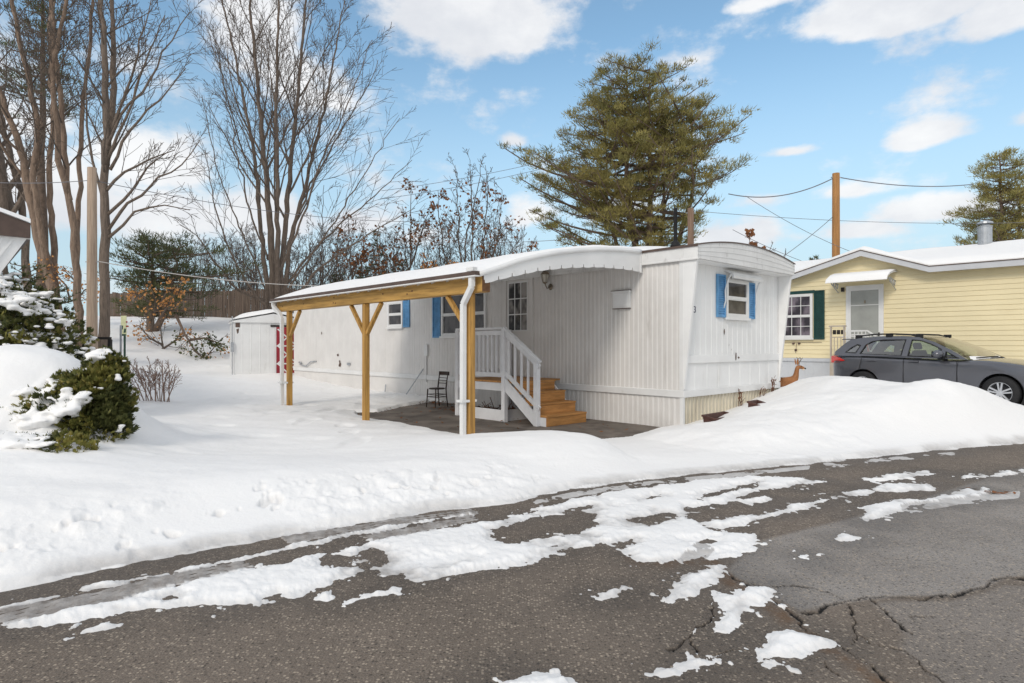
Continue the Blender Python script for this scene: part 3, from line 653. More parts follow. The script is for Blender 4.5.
def shutter(parent, org, along, outd, w, z0, z1, m, louvre=True):
    o = Vector(org); a = Vector(along); n = Vector(outd); u = Vector((0,0,1)); mb = MB()
    def bx(s0, s1, d0, d1, za, zb):
        k = len(mb.v)
        mb.v += [tuple(o + a*s + n*d + u*z) for z in (za, zb) for s, d in ((s0,d0),(s1,d0),(s1,d1),(s0,d1))]
        mb.f += [(k,k+3,k+2,k+1),(k+4,k+5,k+6,k+7)]+[(k+i,k+(i+1)%4,k+4+(i+1)%4,k+4+i) for i in range(4)]
    h = z1-z0; e = .035
    bx(0, e, 0, .035, 0, h); bx(w-e, w, 0, .035, 0, h); bx(e, w-e, 0, .035, 0, e); bx(e, w-e, 0, .035, h-e, h); bx(e, w-e, 0, .008, e, h-e)
    nl = int((h-2*e)/.042)
    for i in range(nl):
        z = e+(h-2*e)*i/nl; k = len(mb.v)
        mb.v += [tuple(o+a*s+n*d+u*zz) for s in (e, w-e) for d, zz in ((.028, z), (.009, z+.04), (.009, z))]
        mb.f += [(k,k+1,k+4,k+3),(k,k+3,k+5,k+2)]
    return mb.build('shutter', m, parent)

HL = 16.45; HW = 3.8
home = thing('mobile_home', 'white ribbed metal mobile home with blue shutters behind the wooden carport', 'mobile home', CORNER, TH)
mb = MB()
ribbed(mb, lambda a, o, z: (-o, a, z), .06, 4.9, .60, 2.96, .105, .010)
ribbed(mb, lambda a, o, z: (-o, a, z), 4.9, 8.75, .60, 2.96, .115, .008)
ribbed(mb, lambda a, o, z: (-o, a, z), 8.75, HL, .60, 2.96, .42, .007, .92, .04)
mb.quad((HW, 0, .5), (HW, HL, .5), (HW, HL, 2.96), (HW, 0, 2.96)); mb.quad((0, HL, .5), (HW, HL, .5), (HW, HL, 2.96), (0, HL, 2.96))
mb.build('side_wall', M['white_siding'], home)
mb = MB()
ribbed(mb, lambda a, o, z: (a, -o, z), .0, HW, 1.26, 2.96, .20, .007, .85, .08)
ribbed(mb, lambda a, o, z: (a, -o, z), .0, HW, .60, 1.12, .42, .006, .92, .04)
mb.build('front_wall', M['front_siding'], home)
mb = MB(); mb.box(.0, HW, -.035, -.002, 1.12, 1.265)
mb.build('rub_rail', M['front_siding'], home, bevel=.006)
mb = MB()
ribbed(mb, lambda a, o, z: (-o+.012, a, z), .0, 8.6, -.25, .52, .115, .010)
mb.quad((.012, 8.6, -.35), (.012, HL, -.35), (.012, HL, .52), (.012, 8.6, .52))
mb.build('side_skirting', M['white_siding'], home)
mb = MB(); ribbed(mb, lambda a, o, z: (a, .012-o, z), .0, HW, -.25, .52, .125, .022, .86, .06)
mb.build('front_skirting', M['tan_skirt'], home)
mb = MB(); mb.box(-.035, .0, -.04, HL, .515, .64); mb.box(.001, HW+.03, -.040, .0, .515, .64)
mb.build('sill_trim', M['white_trim'], home, bevel=.008)
for b_ in ((-.03, .03, -.022, .055, .64, 2.95), (HW-.03, HW+.03, -.02, .05, .64, 2.95), (-.024, .03, -.02, .05, -.2, .515)): MB().box(*b_).build('corner_trim', M['white_trim'], home)
# slanted wings carry the eyebrow of the roof over the front
for x0, x1 in ((-.028, .03), (HW-.03, HW+.028)):
    mb = MB(); mb.prism([(-.0, .66), (-.035, .66), (-.29, 2.95), (.0, 2.95)], lambda a, b: (x0, a, b), lambda a, b: (x1, a, b))
    mb.build('wing_panel', M['front_siding'], home, bevel=.005)
def roof_z(x): return 3.205+.185*(1-((x-HW/2)/(HW/2+.06))**2)
mb = MB(); n = 26
xs = [-.06+(HW+.12)*i/n for i in range(n+1)]
prof = [(x, roof_z(x)) for x in xs]
mb.prism([(xs[0], 2.955)]+prof+[(xs[-1], 2.955)], lambda a, b: (a, -.33, b), lambda a, b: (a, -.295, b))
mb.build('front_fascia', M['band'], home)
for k in range(1, 4):
    mb = MB(); rows = [[], []]
    for x in xs:
        z = lerp(2.955, roof_z(x), k/4); rows[0].append((x, -.338, z-.006)); rows[1].append((x, -.338, z+.006))
    mb.grid(rows)
    mb.grid([[(a, -.329, b) for a, _, b in rows[1]], rows[1]]); mb.grid([rows[0], [(a, -.329, b) for a, _, b in rows[0]]])
    mb.build('fascia_seam', M['white_trim'], home)
mb = MB(); mb.box(-.065, -.03, -.33, HL, 2.955, 3.205); mb.box(HW+.03, HW+.065, -.33, HL, 2.955, 3.205); mb.box(-.075, -.03, -.34, HL, 2.935, 2.968)
mb.build('side_fascia', M['band'], home, bevel=.006)
mb = MB(); mb.box(-.03, HW+.03, -.295, .0, 2.94, 2.953)
mb.build('soffit', M['front_siding'], home)
mb = MB(); mb.grid([[(x, y, roof_z(x)+.004) for x in [-.085]+xs+[HW+.085]] for y in (-.345, 3, 8, HL)])
mb.grid([[(x, -.345, roof_z(x)-.02) for x in [-.085]+xs+[HW+.085]], [(x, -.345, roof_z(x)+.004) for x in [-.085]+xs+[HW+.085]]])
mb.grid([[(-.085, y, 3.16) for y in (-.345, 3, 8, HL)], [(-.085, y, roof_z(-.085)+.004) for y in (-.345, 3, 8, HL)]])
roof = mb.build('roof', M['brown_metal'], home)
rng = random.Random(3)
mb = MB(); rows = []
for j in range(61):
    y = .95+(HL-1.1)*j/60; row = []
    for i in range(25):
        x = -.05+(HW+.1)*i/24; e = min(1, min(i, 24-i)/3, min(j, 60-j)/1.5)
        row.append((x, y, roof_z(x)+.0+(.115+.03*mnoise.noise(Vector((x*.9, y*.9, 1))))*max(e, .0)**.5+.006))
    rows.append(row)
mb.grid(rows).build('roof_snow', M['snow'], home, smooth=True)
mb = MB(); mb.lathe([(.035, 0), (.035, .70), (.04, .71), (.04, .74)], 12, c=(.62, .55, 3.32)); mb.lathe([(.10, 0), (.07, .08), (.035, .11)], 12, c=(.62, .55, 3.33))
mb.build('vent_pipe', M['black'], home, smooth=True)
# front window with its blue shutters and the little rolled awning
wx0, wx1, wz0, wz1 = 1.47, 2.36, 1.99, 2.74
fw = sash_window(home, (wx0, -.007, wz0), (1,0,0), (0,-1,0), wx1-wx0, wz0, wz1, M['pane'], fr=.055)
shutter(home, (wx0-.335, -.007, wz0-.01), (1,0,0), (0,-1,0), .315, wz0-.01, 2.80, M['blue'])
shutter(home, (wx1+.02, -.007, wz0-.01), (1,0,0), (0,-1,0), .27, wz0-.01, 2.72, M['blue'])
mb = MB(); pr = [(0, 2.90), (-.10, 2.885), (-.17, 2.84), (-.20, 2.78), (-.185, 2.735), (-.16, 2.73), (-.165, 2.78), (-.14, 2.82), (-.08, 2.855), (0, 2.865)]
mb.prism(pr, lambda a, b: (1.46, a, b), lambda a, b: (2.66, a, b))
for x in (1.40, 2.66): mb.tube([(x, -.02, 2.17), (x, -.06, 2.3), (x, -.05, 2.5), (x, -.10, 2.68), (x, -.17, 2.8)], .014, 6)
mb.build('window_awning', M['white_trim'], home)
def text_part(body, org, size, m, name, rot):
    cu = bpy.data.curves.new(name, 'FONT'); cu.body = body; cu.size = size; cu.extrude = .003; cu.materials.append(m)
    t = bpy.data.objects.new('lettering', cu); COL.objects.link(t); bpy.context.view_layer.update()
    me = bpy.data.meshes.new_from_object(t.evaluated_get(bpy.context.evaluated_depsgraph_get())); bpy.data.objects.remove(t); bpy.data.curves.remove(cu)
    o = bpy.data.objects.new(name, me); COL.objects.link(o); o.parent = home; o.location = org; o.rotation_euler = rot
    return o
# house number on the slanted wing
text_part('3', (.225, -.075, 2.03), .17, M['ghost'], 'house_number', (PI/2, 0, 0)); 
mb = MB()
rs = random.Random(5)
def blot(mb, c, w, h, nrm='y', k=9):
    pts = [(w*(.7+.5*rs.random())*math.cos(2*PI*i/k), h*(.7+.5*rs.random())*math.sin(2*PI*i/k)) for i in range(k)]
    n = len(mb.v)
    for a, b in pts: mb.v.append((c[0]+a, c[1], c[2]+b) if nrm == 'y' else (c[0], c[1]+a, c[2]+b))
    mb.f.append(tuple(range(n, n+k)))
mb = MB(); blot(mb, (1.44, -.012, 1.70), .018, .06); mb.build('stain', M['stain'], home)
mb = MB(); blot(mb, (1.84, -.040, 1.24), .03, .085); mb.build('stain', M['stain'], home)
mb = MB(); blot(mb, (1.62, -.012, 1.45), .006, .02); mb.build('stain', M['stain'], home)
mb = MB(); blot(mb, (1.72, -.012, 1.36), .006, .02); mb.build('stain', M['stain'], home)
mb = MB(); blot(mb, (1.95, -.0385, 1.2), .04, .02); mb.build('stain', M['stain'], home)
mb = MB(); blot(mb, (-.012, 12.97, 1.12), .07, .045, 'x'); mb.build('stain', M['stain'], home)
mb = MB(); blot(mb, (-.012, 12.83, .80), .10, .07, 'x'); mb.build('stain', M['stain'], home)
mb = MB(); blot(mb, (-.012, 14.15, 1.86), .03, .06, 'x'); mb.build('stain', M['stain'], home)
mb = MB(); blot(mb, (-.012, 12.84, .90), .05, .05, 'x'); mb.build('stain', M['stain'], home)
# windows on the long side
SD = dict(along=(0,-1,0), outd=(-1,0,0))
sash_window(home, (-.01, 9.82, 1.97), (0,-1,0), (-1,0,0), .80, 1.97, 2.70, M['pane'])
shutter(home, (-.01, 8.99, 1.95), (0,-1,0), (-1,0,0), .31, 1.95, 2.74, M['blue'])
sash_window(home, (-.01, 7.16, 1.68), (0,-1,0), (-1,0,0), 1.80, 1.68, 2.78, M['pane'])
shutter(home, (-.01, 7.56, 1.64), (0,-1,0), (-1,0,0), .33, 1.64, 2.74, M['blue'])
# entry door
mb = MB(); 
for y0, y1 in ((3.76, 3.86), (4.64, 4.74)): mb.box(-.045, 0, y0, y1, .74, 2.96)
mb.box(-.045, 0, 3.86, 4.64, 2.93, 2.99); 
fr = mb.build('door_frame', M['white_siding'], home)
mb = MB(); mb.box(-.022, 0, 3.865, 4.635, .76, 2.925); 
for za, zb in ((.92, 1.55),):
    mb.box(-.028, -.022, 3.98, 4.53, za, zb)
door = mb.build('door', M['white_siding'], home, bevel=.004)
mb = MB(); y0, y1, z0, z1 = 3.95, 4.55, 1.79, 2.86
mb.box(-.034, -.022, y0-.03, y0, z0-.03, z1+.03); mb.box(-.034, -.022, y1, y1+.03, z0-.03, z1+.03); mb.box(-.034, -.022, y0, y1, z0-.03, z0); mb.box(-.034, -.022, y0, y1, z1, z1+.03)
for i in (1, 2): mb.box(-.032, -.026, y0+(y1-y0)*i/3-.011, y0+(y1-y0)*i/3+.011, z0, z1); mb.box(-.031, -.026, y0, y1, z0+(z1-z0)*i/3-.011, z0+(z1-z0)*i/3+.011)
mb.build('muntin', M['white_trim'], door)
mb = MB(); mb.box(-.026, -.023, y0, y1, z0, z1); mb.build('pane', M['pane_curtain'], door)
mb = MB(); mb.lathe([(.0, -.075), (.028, -.068), (.03, -.05), (.012, -.035), (.02, -.022)], 12, 'x', (0, 4.58, 1.72)); mb.build('door_knob', M['dark_iron'], door, smooth=True)
# lantern beside the door
lp = MB(); lp.lathe([(.07, -.03), (.06, -.045), (.0, -.05)], 14, 'x', (0, 3.22, 2.70)); lp.tube([(-.04, 3.22, 2.70), (-.14, 3.22, 2.66), (-.17, 3.24, 2.74), (-.15, 3.26, 2.80)], .012, 6)
lamp = lp.build('wall_lamp', M['brass'], home, smooth=True)
mb = MB(); mb.lathe([(.05, .0), (.085, .16)], 6, c=(-.15, 3.27, 2.80)); mb.build('lamp_glass', M['lampglass'], lamp)
mb = MB(); mb.lathe([(.055, .0), (.05, -.015), (.015, -.04)], 6, c=(-.15, 3.27, 2.80)); mb.lathe([(.1, .16), (.085, .19), (.03, .25), (.02, .29), (0, .30)], 6, c=(-.15, 3.27, 2.80))
for j in range(6):
    a = 2*PI*j/6; mb.bar((-.15+.052*math.cos(a), 3.27+.052*math.sin(a), 2.80), (-.15+.088*math.cos(a), 3.27+.088*math.sin(a), 2.96), .008, .008)
mb.build('lamp_cage', M['brass'], lamp)
mb = MB(); mb.box(-.06, 0, 1.13, 1.52, 2.16, 2.46); mb.box(-.085, 0, 1.11, 1.54, 2.46, 2.49); mb.box(-.066, -.06, 1.16, 1.49, 2.19, 2.43)
ub = mb.build('utility_box', M['front_siding'], home, bevel=.005)
MB().box(-.088, -.01, 1.105, 1.545, 2.492, 2.503).build('lid_shadow', M['brown_metal'], ub); MB().box(-.064, -.001, 1.125, 1.525, 2.148, 2.158).build('lower_shadow', M['stain'], ub)  # thin dark strips paint shadow along the box's lid and lower edge
MB().box(-.05, -.008, 12.10, 12.28, .80, .88).build('wall_vent', M['grey_metal'], home)
mb = MB(); mb.box(-.06, -.008, 7.78, 7.93, 1.16, 1.46); mb.tube([(-.03, 7.86, 1.16), (-.03, 7.86, .45)], .018, 8); mb.build('meter_box', M['white_trim'], home); mb = MB()
mb.tube([(-.02, 15.9, .75), (-.06, 15.6, .72), (-.06, 15.3, .70), (-.06, 14.9, .86), (-.02, 14.55, .88)], .022, 6); mb.tube([(-.02, 15.95, .82), (-.06, 15.7, .80)], .03, 6)
mb.build('conduit', M['grey_metal'], home)

# ------------------------------------------------------------------ carport
cp = thing('carport', 'timber carport with white curved metal roof under snow beside the white home', 'carport', CORNER, TH)
PX = -3.85
def post(y): 
    mb = MB().box(PX-.052, PX+.052, y-.052, y+.052, -.35, 2.22); o = mb.build('post', M['wood_post'], cp, bevel=.006); return o
for y, br in ((1.22, (1,)), (4.32, (1, -1)), (7.76, (-1,))):
    p = post(y)
    for s in br:
        MB().bar((PX, y+s*.05, 1.66), (PX, y+s*.56, 2.21), .06, .07, (1,0,0)).build('brace', M['wood_post'], p, bevel=.004)
mb = MB().box(PX-.075, PX+.075, .86, 8.30, 2.222, 2.46); beam = mb.build('beam', M['wood'], cp, bevel=.006)
mb = MB(); mb.box(PX-.073, PX+.073, .853, .859, 2.226, 2.456); mb.build('beam_end', M['endgrain'], beam)
for i in range(9):
    mb = MB(); y = 1.0+rng.random()*7; z = 2.27+rng.random()*.14; n = len(mb.v)
    mb.v += [(PX-.0772, y+.022*math.cos(2*PI*k/8), z+.017*math.sin(2*PI*k/8)) for k in range(8)]; mb.f.append(tuple(range(n, n+8)))
    mb.build('knot', M['knot'], beam)
RP = [(-3.98,2.475),(-3.60,2.596),(-3.2,2.737),(-2.76,2.855),(-2.3,2.957),(-1.81,3.041),(-1.29,3.112),(-.73,3.162),(-.07,3.195)]
def arch(x): return interp(x, RP)
YE, YF = .86, 8.38
mb = MB(); xs = [-3.98+3.91*i/40 for i in range(41)]
mb.grid([[(x, y, arch(x)+.022) for x in xs] for y in (YE, YF)]); 
und = []
for x in xs: und.append((x, arch(x)-.03))
mb.grid([[(x, y, z) for x, z in und] for y in (YE, YF)])
for y in (YE, YF): mb.grid([[(x, y, arch(x)-.03) for x in xs], [(x, y, arch(x)+.022) for x in xs]])
mb.build('roof_panel', M['valance'], cp)
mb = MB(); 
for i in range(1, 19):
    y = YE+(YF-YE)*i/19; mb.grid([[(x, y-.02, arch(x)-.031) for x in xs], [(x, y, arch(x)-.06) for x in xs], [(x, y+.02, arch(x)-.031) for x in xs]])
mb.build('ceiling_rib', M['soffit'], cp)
# scalloped valance on the near end and its rolled edge
VB = [(-3.95,2.33),(-3.8,2.368),(-3.4,2.47),(-2.76,2.62),(-2.06,2.726),(-1.29,2.801),(-.58,2.825),(-.03,2.815)]
mb = MB(); ns = 14; top = []; bot = []
for k in range(ns):
    a0 = -3.9+3.83*k/ns; a1 = -3.9+3.83*(k+1)/ns
    for t, dz in ((0, .055), (.07, .05), (.10, .0), (.3, -.006), (.6, -.006), (.85, .0), (.999, .004)):
        x = lerp(a0, a1, t); bot.append((x, interp(x, VB)+dz)); top.append((x, arch(x)+.01))
for y0 in (YE-.014, YE-.006):
    mb.grid([[(x, y0, z) for x, z in bot], [(x, y0, lerp(z, zt, .5)) for (x, z), (_, zt) in zip(bot, top)], [(x, y0, z) for x, z in top]])
mb.grid([[(x, YE-.014, z) for x, z in bot], [(x, YE-.006, z) for x, z in bot]])
mb.build('valance', M['valance'], cp)
mb = MB(); mb.tube([(x, YE-.012, arch(x)-.005) for x in xs], .038, 8); mb.build('rolled_edge', M['valance'], cp, smooth=True)
mb = MB(); mb.box(-.1, -.06, YE-.03, YE+.02, 2.80, 3.2); mb.build('valance_bracket', M['valance'], cp)
# gutter on the low side, spouts at both ends
mb = MB(); mb.box(-4.075, -3.985, .84, 8.36, 2.435, 2.452); mb.build('gutter_lip', M['white_trim'], cp)
mb = MB(); mb.box(-4.07, -3.985, .84, 8.36, 2.453, 2.512); mb.build('gutter', M['brown_metal'], cp)
def spout(path, w=.075):
    mb = MB()
    for a, b in zip(path, path[1:]): mb.bar(a, b, w, w*.9, (0,1,0) if abs(a[2]-b[2]) < .02 else (1,0,0))
    for p in path[1:-1]: sphere(mb, p, (w*.55, w*.55, w*.55), 8)
    return mb.build('downspout', M['white_trim'], cp)
s = spout([(-4.02, .98, 2.53), (-4.02, .98, 2.30), (-3.97, 1.24, 2.06), (-3.97, 1.25, -.3)])
MB().box(-4.045, PX+.08, 1.17, 1.31, .60, .635).build('strap', M['white_trim'], s)
MB().box(-4.06, -3.98, .9, 1.06, 2.52, 2.575).build('outlet_box', M['white_trim'], s)
s = spout([(-4.02, 8.28, 2.50), (-4.02, 8.26, 2.34), (-3.98, 7.98, 2.16), (-3.97, 7.90, 2.04), (-3.97, 7.88, -.3)])
MB().box(-4.045, PX+.08, 7.72, 7.94, .58, .615).build('strap', M['white_trim'], s)
# snow on the curved roof
rows = []
for j in range(91):
    y = YE+.01+(YF-YE-.02)*j/90; row = []
    for i in range(41):
        x = -4.03+3.98*i/40; e = min(1, (i+.15)/2.5, (min(j, 90-j)+.1)/1.6)
        t = .042+.045*(i/40)**1.5+.03*mnoise.noise(Vector((x*.8, y*.8, 4)))+.012*mnoise.noise(Vector((x*3, y*3, 9)))
        row.append((x, y, arch(x)+.024+t*e**.45))
    rows.append(row)
mb = MB().grid(rows); mb.grid([[(-4.03, r[0][1], 2.46) for r in rows], [r[0] for r in rows]]); mb.grid([[(p[0], YE+.012, arch(p[0])+.02) for p in rows[0]], rows[0]])
mb.build('roof_snow', M['snow'], cp, smooth=True)

# ------------------------------------------------------------------ entry steps
st = thing('entry_steps', 'white railed entry porch with four orange brown wooden steps', 'porch steps', CORNER, TH)
SX0, SX1 = -1.55, -.43
tops = [(1.87, .15), (2.15, .345), (2.43, .545)]
for y, z in tops:
    mb = MB(); mb.box(SX0+.0, SX1, y-.012, y+.29, z-.035, z); mb.box(SX0+.012, SX1-.004, y, y+.02, z-.20, z-.038)
    mb.build('step', M['tread'], st, bevel=.004)
mb = MB(); mb.box(SX0+.012, SX1-.01, 2.71, 2.73, .55, .70); mb.build('riser', M['tread'], st)
mb = MB()
for i in range(8): 
    y = 2.70+.23*i; mb.box(SX0-.0, -.04 if i else SX1, y, y+.228, .705, .74)
mb.build('landing', M['tread'], st, bevel=.003)
mb = MB(); mb.box(SX0, SX0+.012, 1.885, 2.2, -.12, .113); mb.box(SX1-.012, SX1, 1.885, 2.75, -.12, .1)
for x in (SX0-.012,): 
    mb.prism([(2.06, -.10), (2.06, .14), (2.95, .80), (2.95, .54), (2.12, -.08)], lambda a, b: (x-.028, a, b), lambda a, b: (x, a, b))
mb.prism([(1.95, -.1), (2.12, -.1), (3.0, .5), (3.0, .70), (2.78, .68)], lambda a, b: (SX1+.001, a, b), lambda a, b: (SX1+.03, a, b))
mb.build('stringer', M['white_wood'], st)
mb = MB(); mb.box(SX0-.03, SX0+.008, 2.95, 4.53, .545, .702); mb.box(SX0+.01, -.05, 4.495, 4.53, .545, .702); mb.box(SX0-.03, SX0+.008, 2.95, 4.53, -.1, .17); mb.box(SX0+.01, -.1, 3.02, 3.05, -.1, .17)
mb.build('skirt_board', M['white_wood'], st, bevel=.004)
for (x, y, z0, z1) in ((SX0-.02, 2.99, -.1, 1.76), (SX0-.02, 4.47, -.1, 1.76), (-.1, 4.47, -.1, 1.76), (SX0-.045, 2.07, -.12, 1.13)):
    MB().box(x-.047, x+.047, y-.047, y+.047, z0, z1).build('post', M['white_wood'], st, bevel=.004)
def rail(p, q, n, zlow, sl=0.):
    p = Vector(p); q = Vector(q)
    o = MB().bar(p, q, .095, .042).build('handrail', M['white_wood'], st, bevel=.005)
    for dz in (.09, zlow): MB().bar(p-Vector((0,0,dz)), q-Vector((0,0,dz)), .035, .085).build('rail', M['white_wood'], st)
    for i in range(n):
        c = p.lerp(q, (i+.7)/(n+.4)); MB().box(c.x-.018, c.x+.018, c.y-.018, c.y+.018, c.z-zlow, c.z-.08).build('baluster', M['white_wood'], st)
rail((SX0-.02, 3.0, 1.78), (SX0-.02, 4.5, 1.78), 11, .92)
rail((SX0-.02, 4.47, 1.78), (-.06, 4.47, 1.78), 10, .92)
rail((SX0-.02, 2.99, 1.785), (SX0-.05, 1.99, 1.135), 5, .86)
mb = MB()
rl = random.Random(11)
for i in range(420):
    p = Vector((rl.uniform(-1.5, -.2), rl.uniform(3.1, 4.9), -.04+abs(rl.gauss(0, .06)))); a = rl.random()*6.28; s = rl.uniform(.03, .07)
    u = Vector((math.cos(a), math.sin(a), rl.uniform(-.6, .6)))*s; v = Vector((-math.sin(a), math.cos(a), rl.uniform(-.6, .6)))*s*.6
    mb.quad(p-u, p+v, p+u, p-v)
for i in range(14):
    p = W(0,0)*0+Vector((rl.uniform(-1.4, -.3), rl.uniform(3.2, 4.6), 0)); mb.tube([p, p+Vector((rl.uniform(-.3, .3), rl.uniform(-.3, .3), rl.uniform(.05, .3)))], .008, 4)
lf = mb.build('fallen_leaves', M['dead_leaf']); lf.location = CORNER; lf.rotation_euler = (0,0,TH)
tag(lf, 'dark heap of dead leaves under the white porch landing', 'leaves', kind='stuff')
mb = MB()
for i in range(330):
    if i < 150: x, y = rl.gauss(-.35, .2), rl.uniform(4.9, 7.4)
    elif i < 210: x, y = rl.gauss(-1.0, .22), rl.gauss(5.35, .2)
    else: x, y = rl.uniform(-3.3, -.1), rl.uniform(.5, 6.5)
    if x > -.03: continue
    p = Vector((x, y, -.025+rl.random()*.03)); a = rl.random()*6.28; s = rl.uniform(.02, .05)
    u = Vector((math.cos(a), math.sin(a), rl.uniform(-.4, .4)))*s; v = Vector((-math.sin(a), math.cos(a), rl.uniform(-.4, .4)))*s*.6
    mb.quad(p-u, p+v, p+u, p-v)
lf = mb.build('scattered_leaves', M['rust_leaf']); lf.location = CORNER; lf.rotation_euler = (0,0,TH)
tag(lf, 'brown leaves scattered on the patio along the skirting', 'leaves', kind='stuff')

# ------------------------------------------------------------------ old chair on the patio
ch = thing('cafe_chair', 'old dark bentwood chair standing on the patio against the white wall', 'chair', W(-.86, 6.22, -.05), TH)
# faces -x: the back is on the +x side
mb = MB(); mb.lathe([(.0, .435), (.185, .435), (.195, .445), (.195, .455), (.18, .465), (.0, .46)], 20); mb.build('seat', M['rust_iron'], ch)
for y in (-.165, .165): MB().tube([(-.15, y, .44), (-.165, y*1.06, .2), (-.18, y*1.1, 0)], [.017, .014, .011], 8).build('leg', M['rust_iron'], ch, smooth=True)
for y in (-.165, .165): MB().tube([(.20, y*1.05, 0), (.165, y, .25), (.15, y, .45), (.175, y*1.0, .65), (.215, y*1.05, .84)], [.012, .016, .018, .015, .013], 8).build('back_leg', M['rust_iron'], ch, smooth=True)
mb = MB(); mb.grid([[(.225+.03*math.cos(PI*t/2), t*.2, z) for t in (-1, -.6, -.2, .2, .6, 1)] for z in (.765, .855)]); mb.grid([[(.205+.03*math.cos(PI*t/2), t*.2, z) for t in (-1, -.6, -.2, .2, .6, 1)] for z in (.765, .855)])
mb.grid([[(.205+d+.03*math.cos(PI*t/2), t*.2, .855) for t in (-1, -.6, -.2, .2, .6, 1)] for d in (0, .02)])
mb.build('top_rail', M['rust_iron'], ch)
for z, x in ((.57, .17), (.64, .18), (.70, .19)): MB().tube([(x, -.165, z), (x+.015, 0, z), (x, .165, z)], .009, 6).build('slat', M['rust_iron'], ch)
mb = MB()
for z in (.25, .31):
    for s in (-1, 1): mb.tube([(-.16, s*.172, z), (.165, s*.168, z)], .008, 6)
    mb.tube([(-.163, -.172, z), (-.163, .172, z)], .008, 6); mb.tube([(.165, -.168, z), (.165, .168, z)], .008, 6)
mb.build('stretcher', M['rust_iron'], ch)
for lab, p, q, r in (('thin grey rod leaning on the white wall left of the chair', (-.03, 8.0, .80), (-.30, 8.6, -.06), .014), ('short stick leaning on the skirting behind the middle carport post', (-.02, 9.95, .28), (-.25, 9.65, -.1), .016)):
    o = MB().tube([W(*p), W(*q)], r, 6).build('leaning_stick', M['grey_metal']); tag(o, lab, 'stick')

# ------------------------------------------------------------------ white shed with a red door
sh = thing('garden_shed', 'small white metal shed with red barn door and snowy roof', 'shed', W(-1.8, 17.5), TH-R(15))
mb = MB(); ribbed(mb, lambda a, o, z: (a, -o, z), 0, 2.7, .0, 2.33, .30, .006, .9, .05)
mb.quad((0, 0, 0), (0, 2.4, 0), (0, 2.4, 2.33), (0, 0, 2.33)); mb.quad((2.7, 0, 0), (2.7, 2.4, 0), (2.7, 2.4, 2.33), (2.7, 0, 2.33)); mb.quad((0, 2.4, 0), (2.7, 2.4, 0), (2.7, 2.4, 2.33), (0, 2.4, 2.33))
mb.build('wall', M['shed'], sh)
mb = MB(); mb.prism([(-.06, 2.33), (1.35, 2.62), (2.76, 2.33), (2.76, 2.28), (-.06, 2.28)], lambda a, b: (a, -.06, b), lambda a, b: (a, 2.46, b)); rf = mb.build('roof', M['shed'], sh)
mb = MB(); rows = []
for j in range(13):
    rows.append([(-.05+2.8*i/16, -.05+2.5*j/12, 2.335+.29*(1-abs(i/8-1))+(.20+.05*mnoise.noise(Vector((i*.4, j*.4, 2))))*min(1, (min(i, 16-i)+.1)/2, (min(j, 12-j)+.1)/1.5)**.5) for i in range(17)])
mb.grid(rows).build('roof_snow', M['snow'], rf, smooth=True)
mb = MB(); mb.box(1.25, 2.6, -.035, -.008, 2.13, 2.20); mb.build('door_track', M['dark_iron'], sh)
mb = MB(); mb.box(1.42, 2.24, -.032, -.010, .03, 2.12); dr = mb.build('door', M['red_door'], sh)
mb = MB()
for x in (1.42, 2.21): mb.box(x, x+.03, -.042, -.033, .03, 2.12)
for z0, z1 in ((.08, .75), (.75, 1.42), (1.42, 2.05)):
    mb.bar((1.50, -.040, z0), (2.18, -.040, z1), .012, .045, (0,0,1)); mb.bar((1.50, -.046, z1), (2.18, -.046, z0), .012, .045, (0,0,1))
for z in (.72, 1.39): mb.box(1.46, 2.20, -.050, -.042, z, z+.05)
mb.build('cross_brace', M['white_trim'], dr)
mb = MB(); mb.box(.05, .20, -.012, -.007, 2.10, 2.26); mb.prism([(.08, 2.02), (.17, 2.06), (.15, 1.9), (.11, 1.86)], lambda a, b: (a, -.011, b), lambda a, b: (a, -.007, b)); mb.build('broken_corner', M['stain'], sh)
mb = MB(); mb.box(-.11, -.01, -.08, .02, 1.2, 1.55); mb.tube([(-.06, -.04, 1.55), (-.06, -.04, 2.5)], .02, 6); mb.tube([(-.06, -.04, 1.2), (-.06, -.04, .1)], .02, 6); mb.build('meter_box', M['grey_metal'], sh)

# ------------------------------------------------------------------ yellow home across the drive
yh = thing('yellow_home', 'pale yellow vinyl sided home with snowy roof behind the grey hatchback', 'house', CORNER, TH)
YX = 9.4; YL0, YL1 = -10.5, 5.2
mb = MB(); nb = 19; z = 1.06
prof = []
for i in range(nb): prof += [(YX, z+i*.1255), (YX-.016, z+i*.1255+.002), (YX-.001, z+(i+1)*.1255-.002)]
mb.grid([[(x, y, zz) for x, zz in prof] for y in (YL0, YL1)])
k = 0
while True:   # courses that fill the gable
    za = z+(nb+k)*.1255; zb = za+.1255
    if za > 3.98: break
    def half(zz): return max(0., (4.05-zz)/.6)
    l0, l1 = .05-1.62*half(za)*.92, .05+2.1*half(za)*.92; u0, u1 = .05-1.62*half(zb)*.92, .05+2.1*half(zb)*.92
    mb.grid([[(YX, l0, za), (YX, l1, za)], [(YX-.016, l0, za+.002), (YX-.016, l1, za+.002)], [(YX-.001, u0, zb), (YX-.001, u1, zb)]]); k += 1
mb.quad((YX, YL0, .8), (YX+4.3, YL0, .8), (YX+4.3, YL0, 3.5), (YX, YL0, 3.5)); mb.quad((YX, YL1, .8), (YX+4.3, YL1, .8), (YX+4.3, YL1, 3.5), (YX, YL1, 3.5)); mb.quad((YX+4.3, YL0, .8), (YX+4.3, YL1, .8), (YX+4.3, YL1, 3.5), (YX+4.3, YL0, 3.5))
mb.build('wall', M['yellow'], yh)
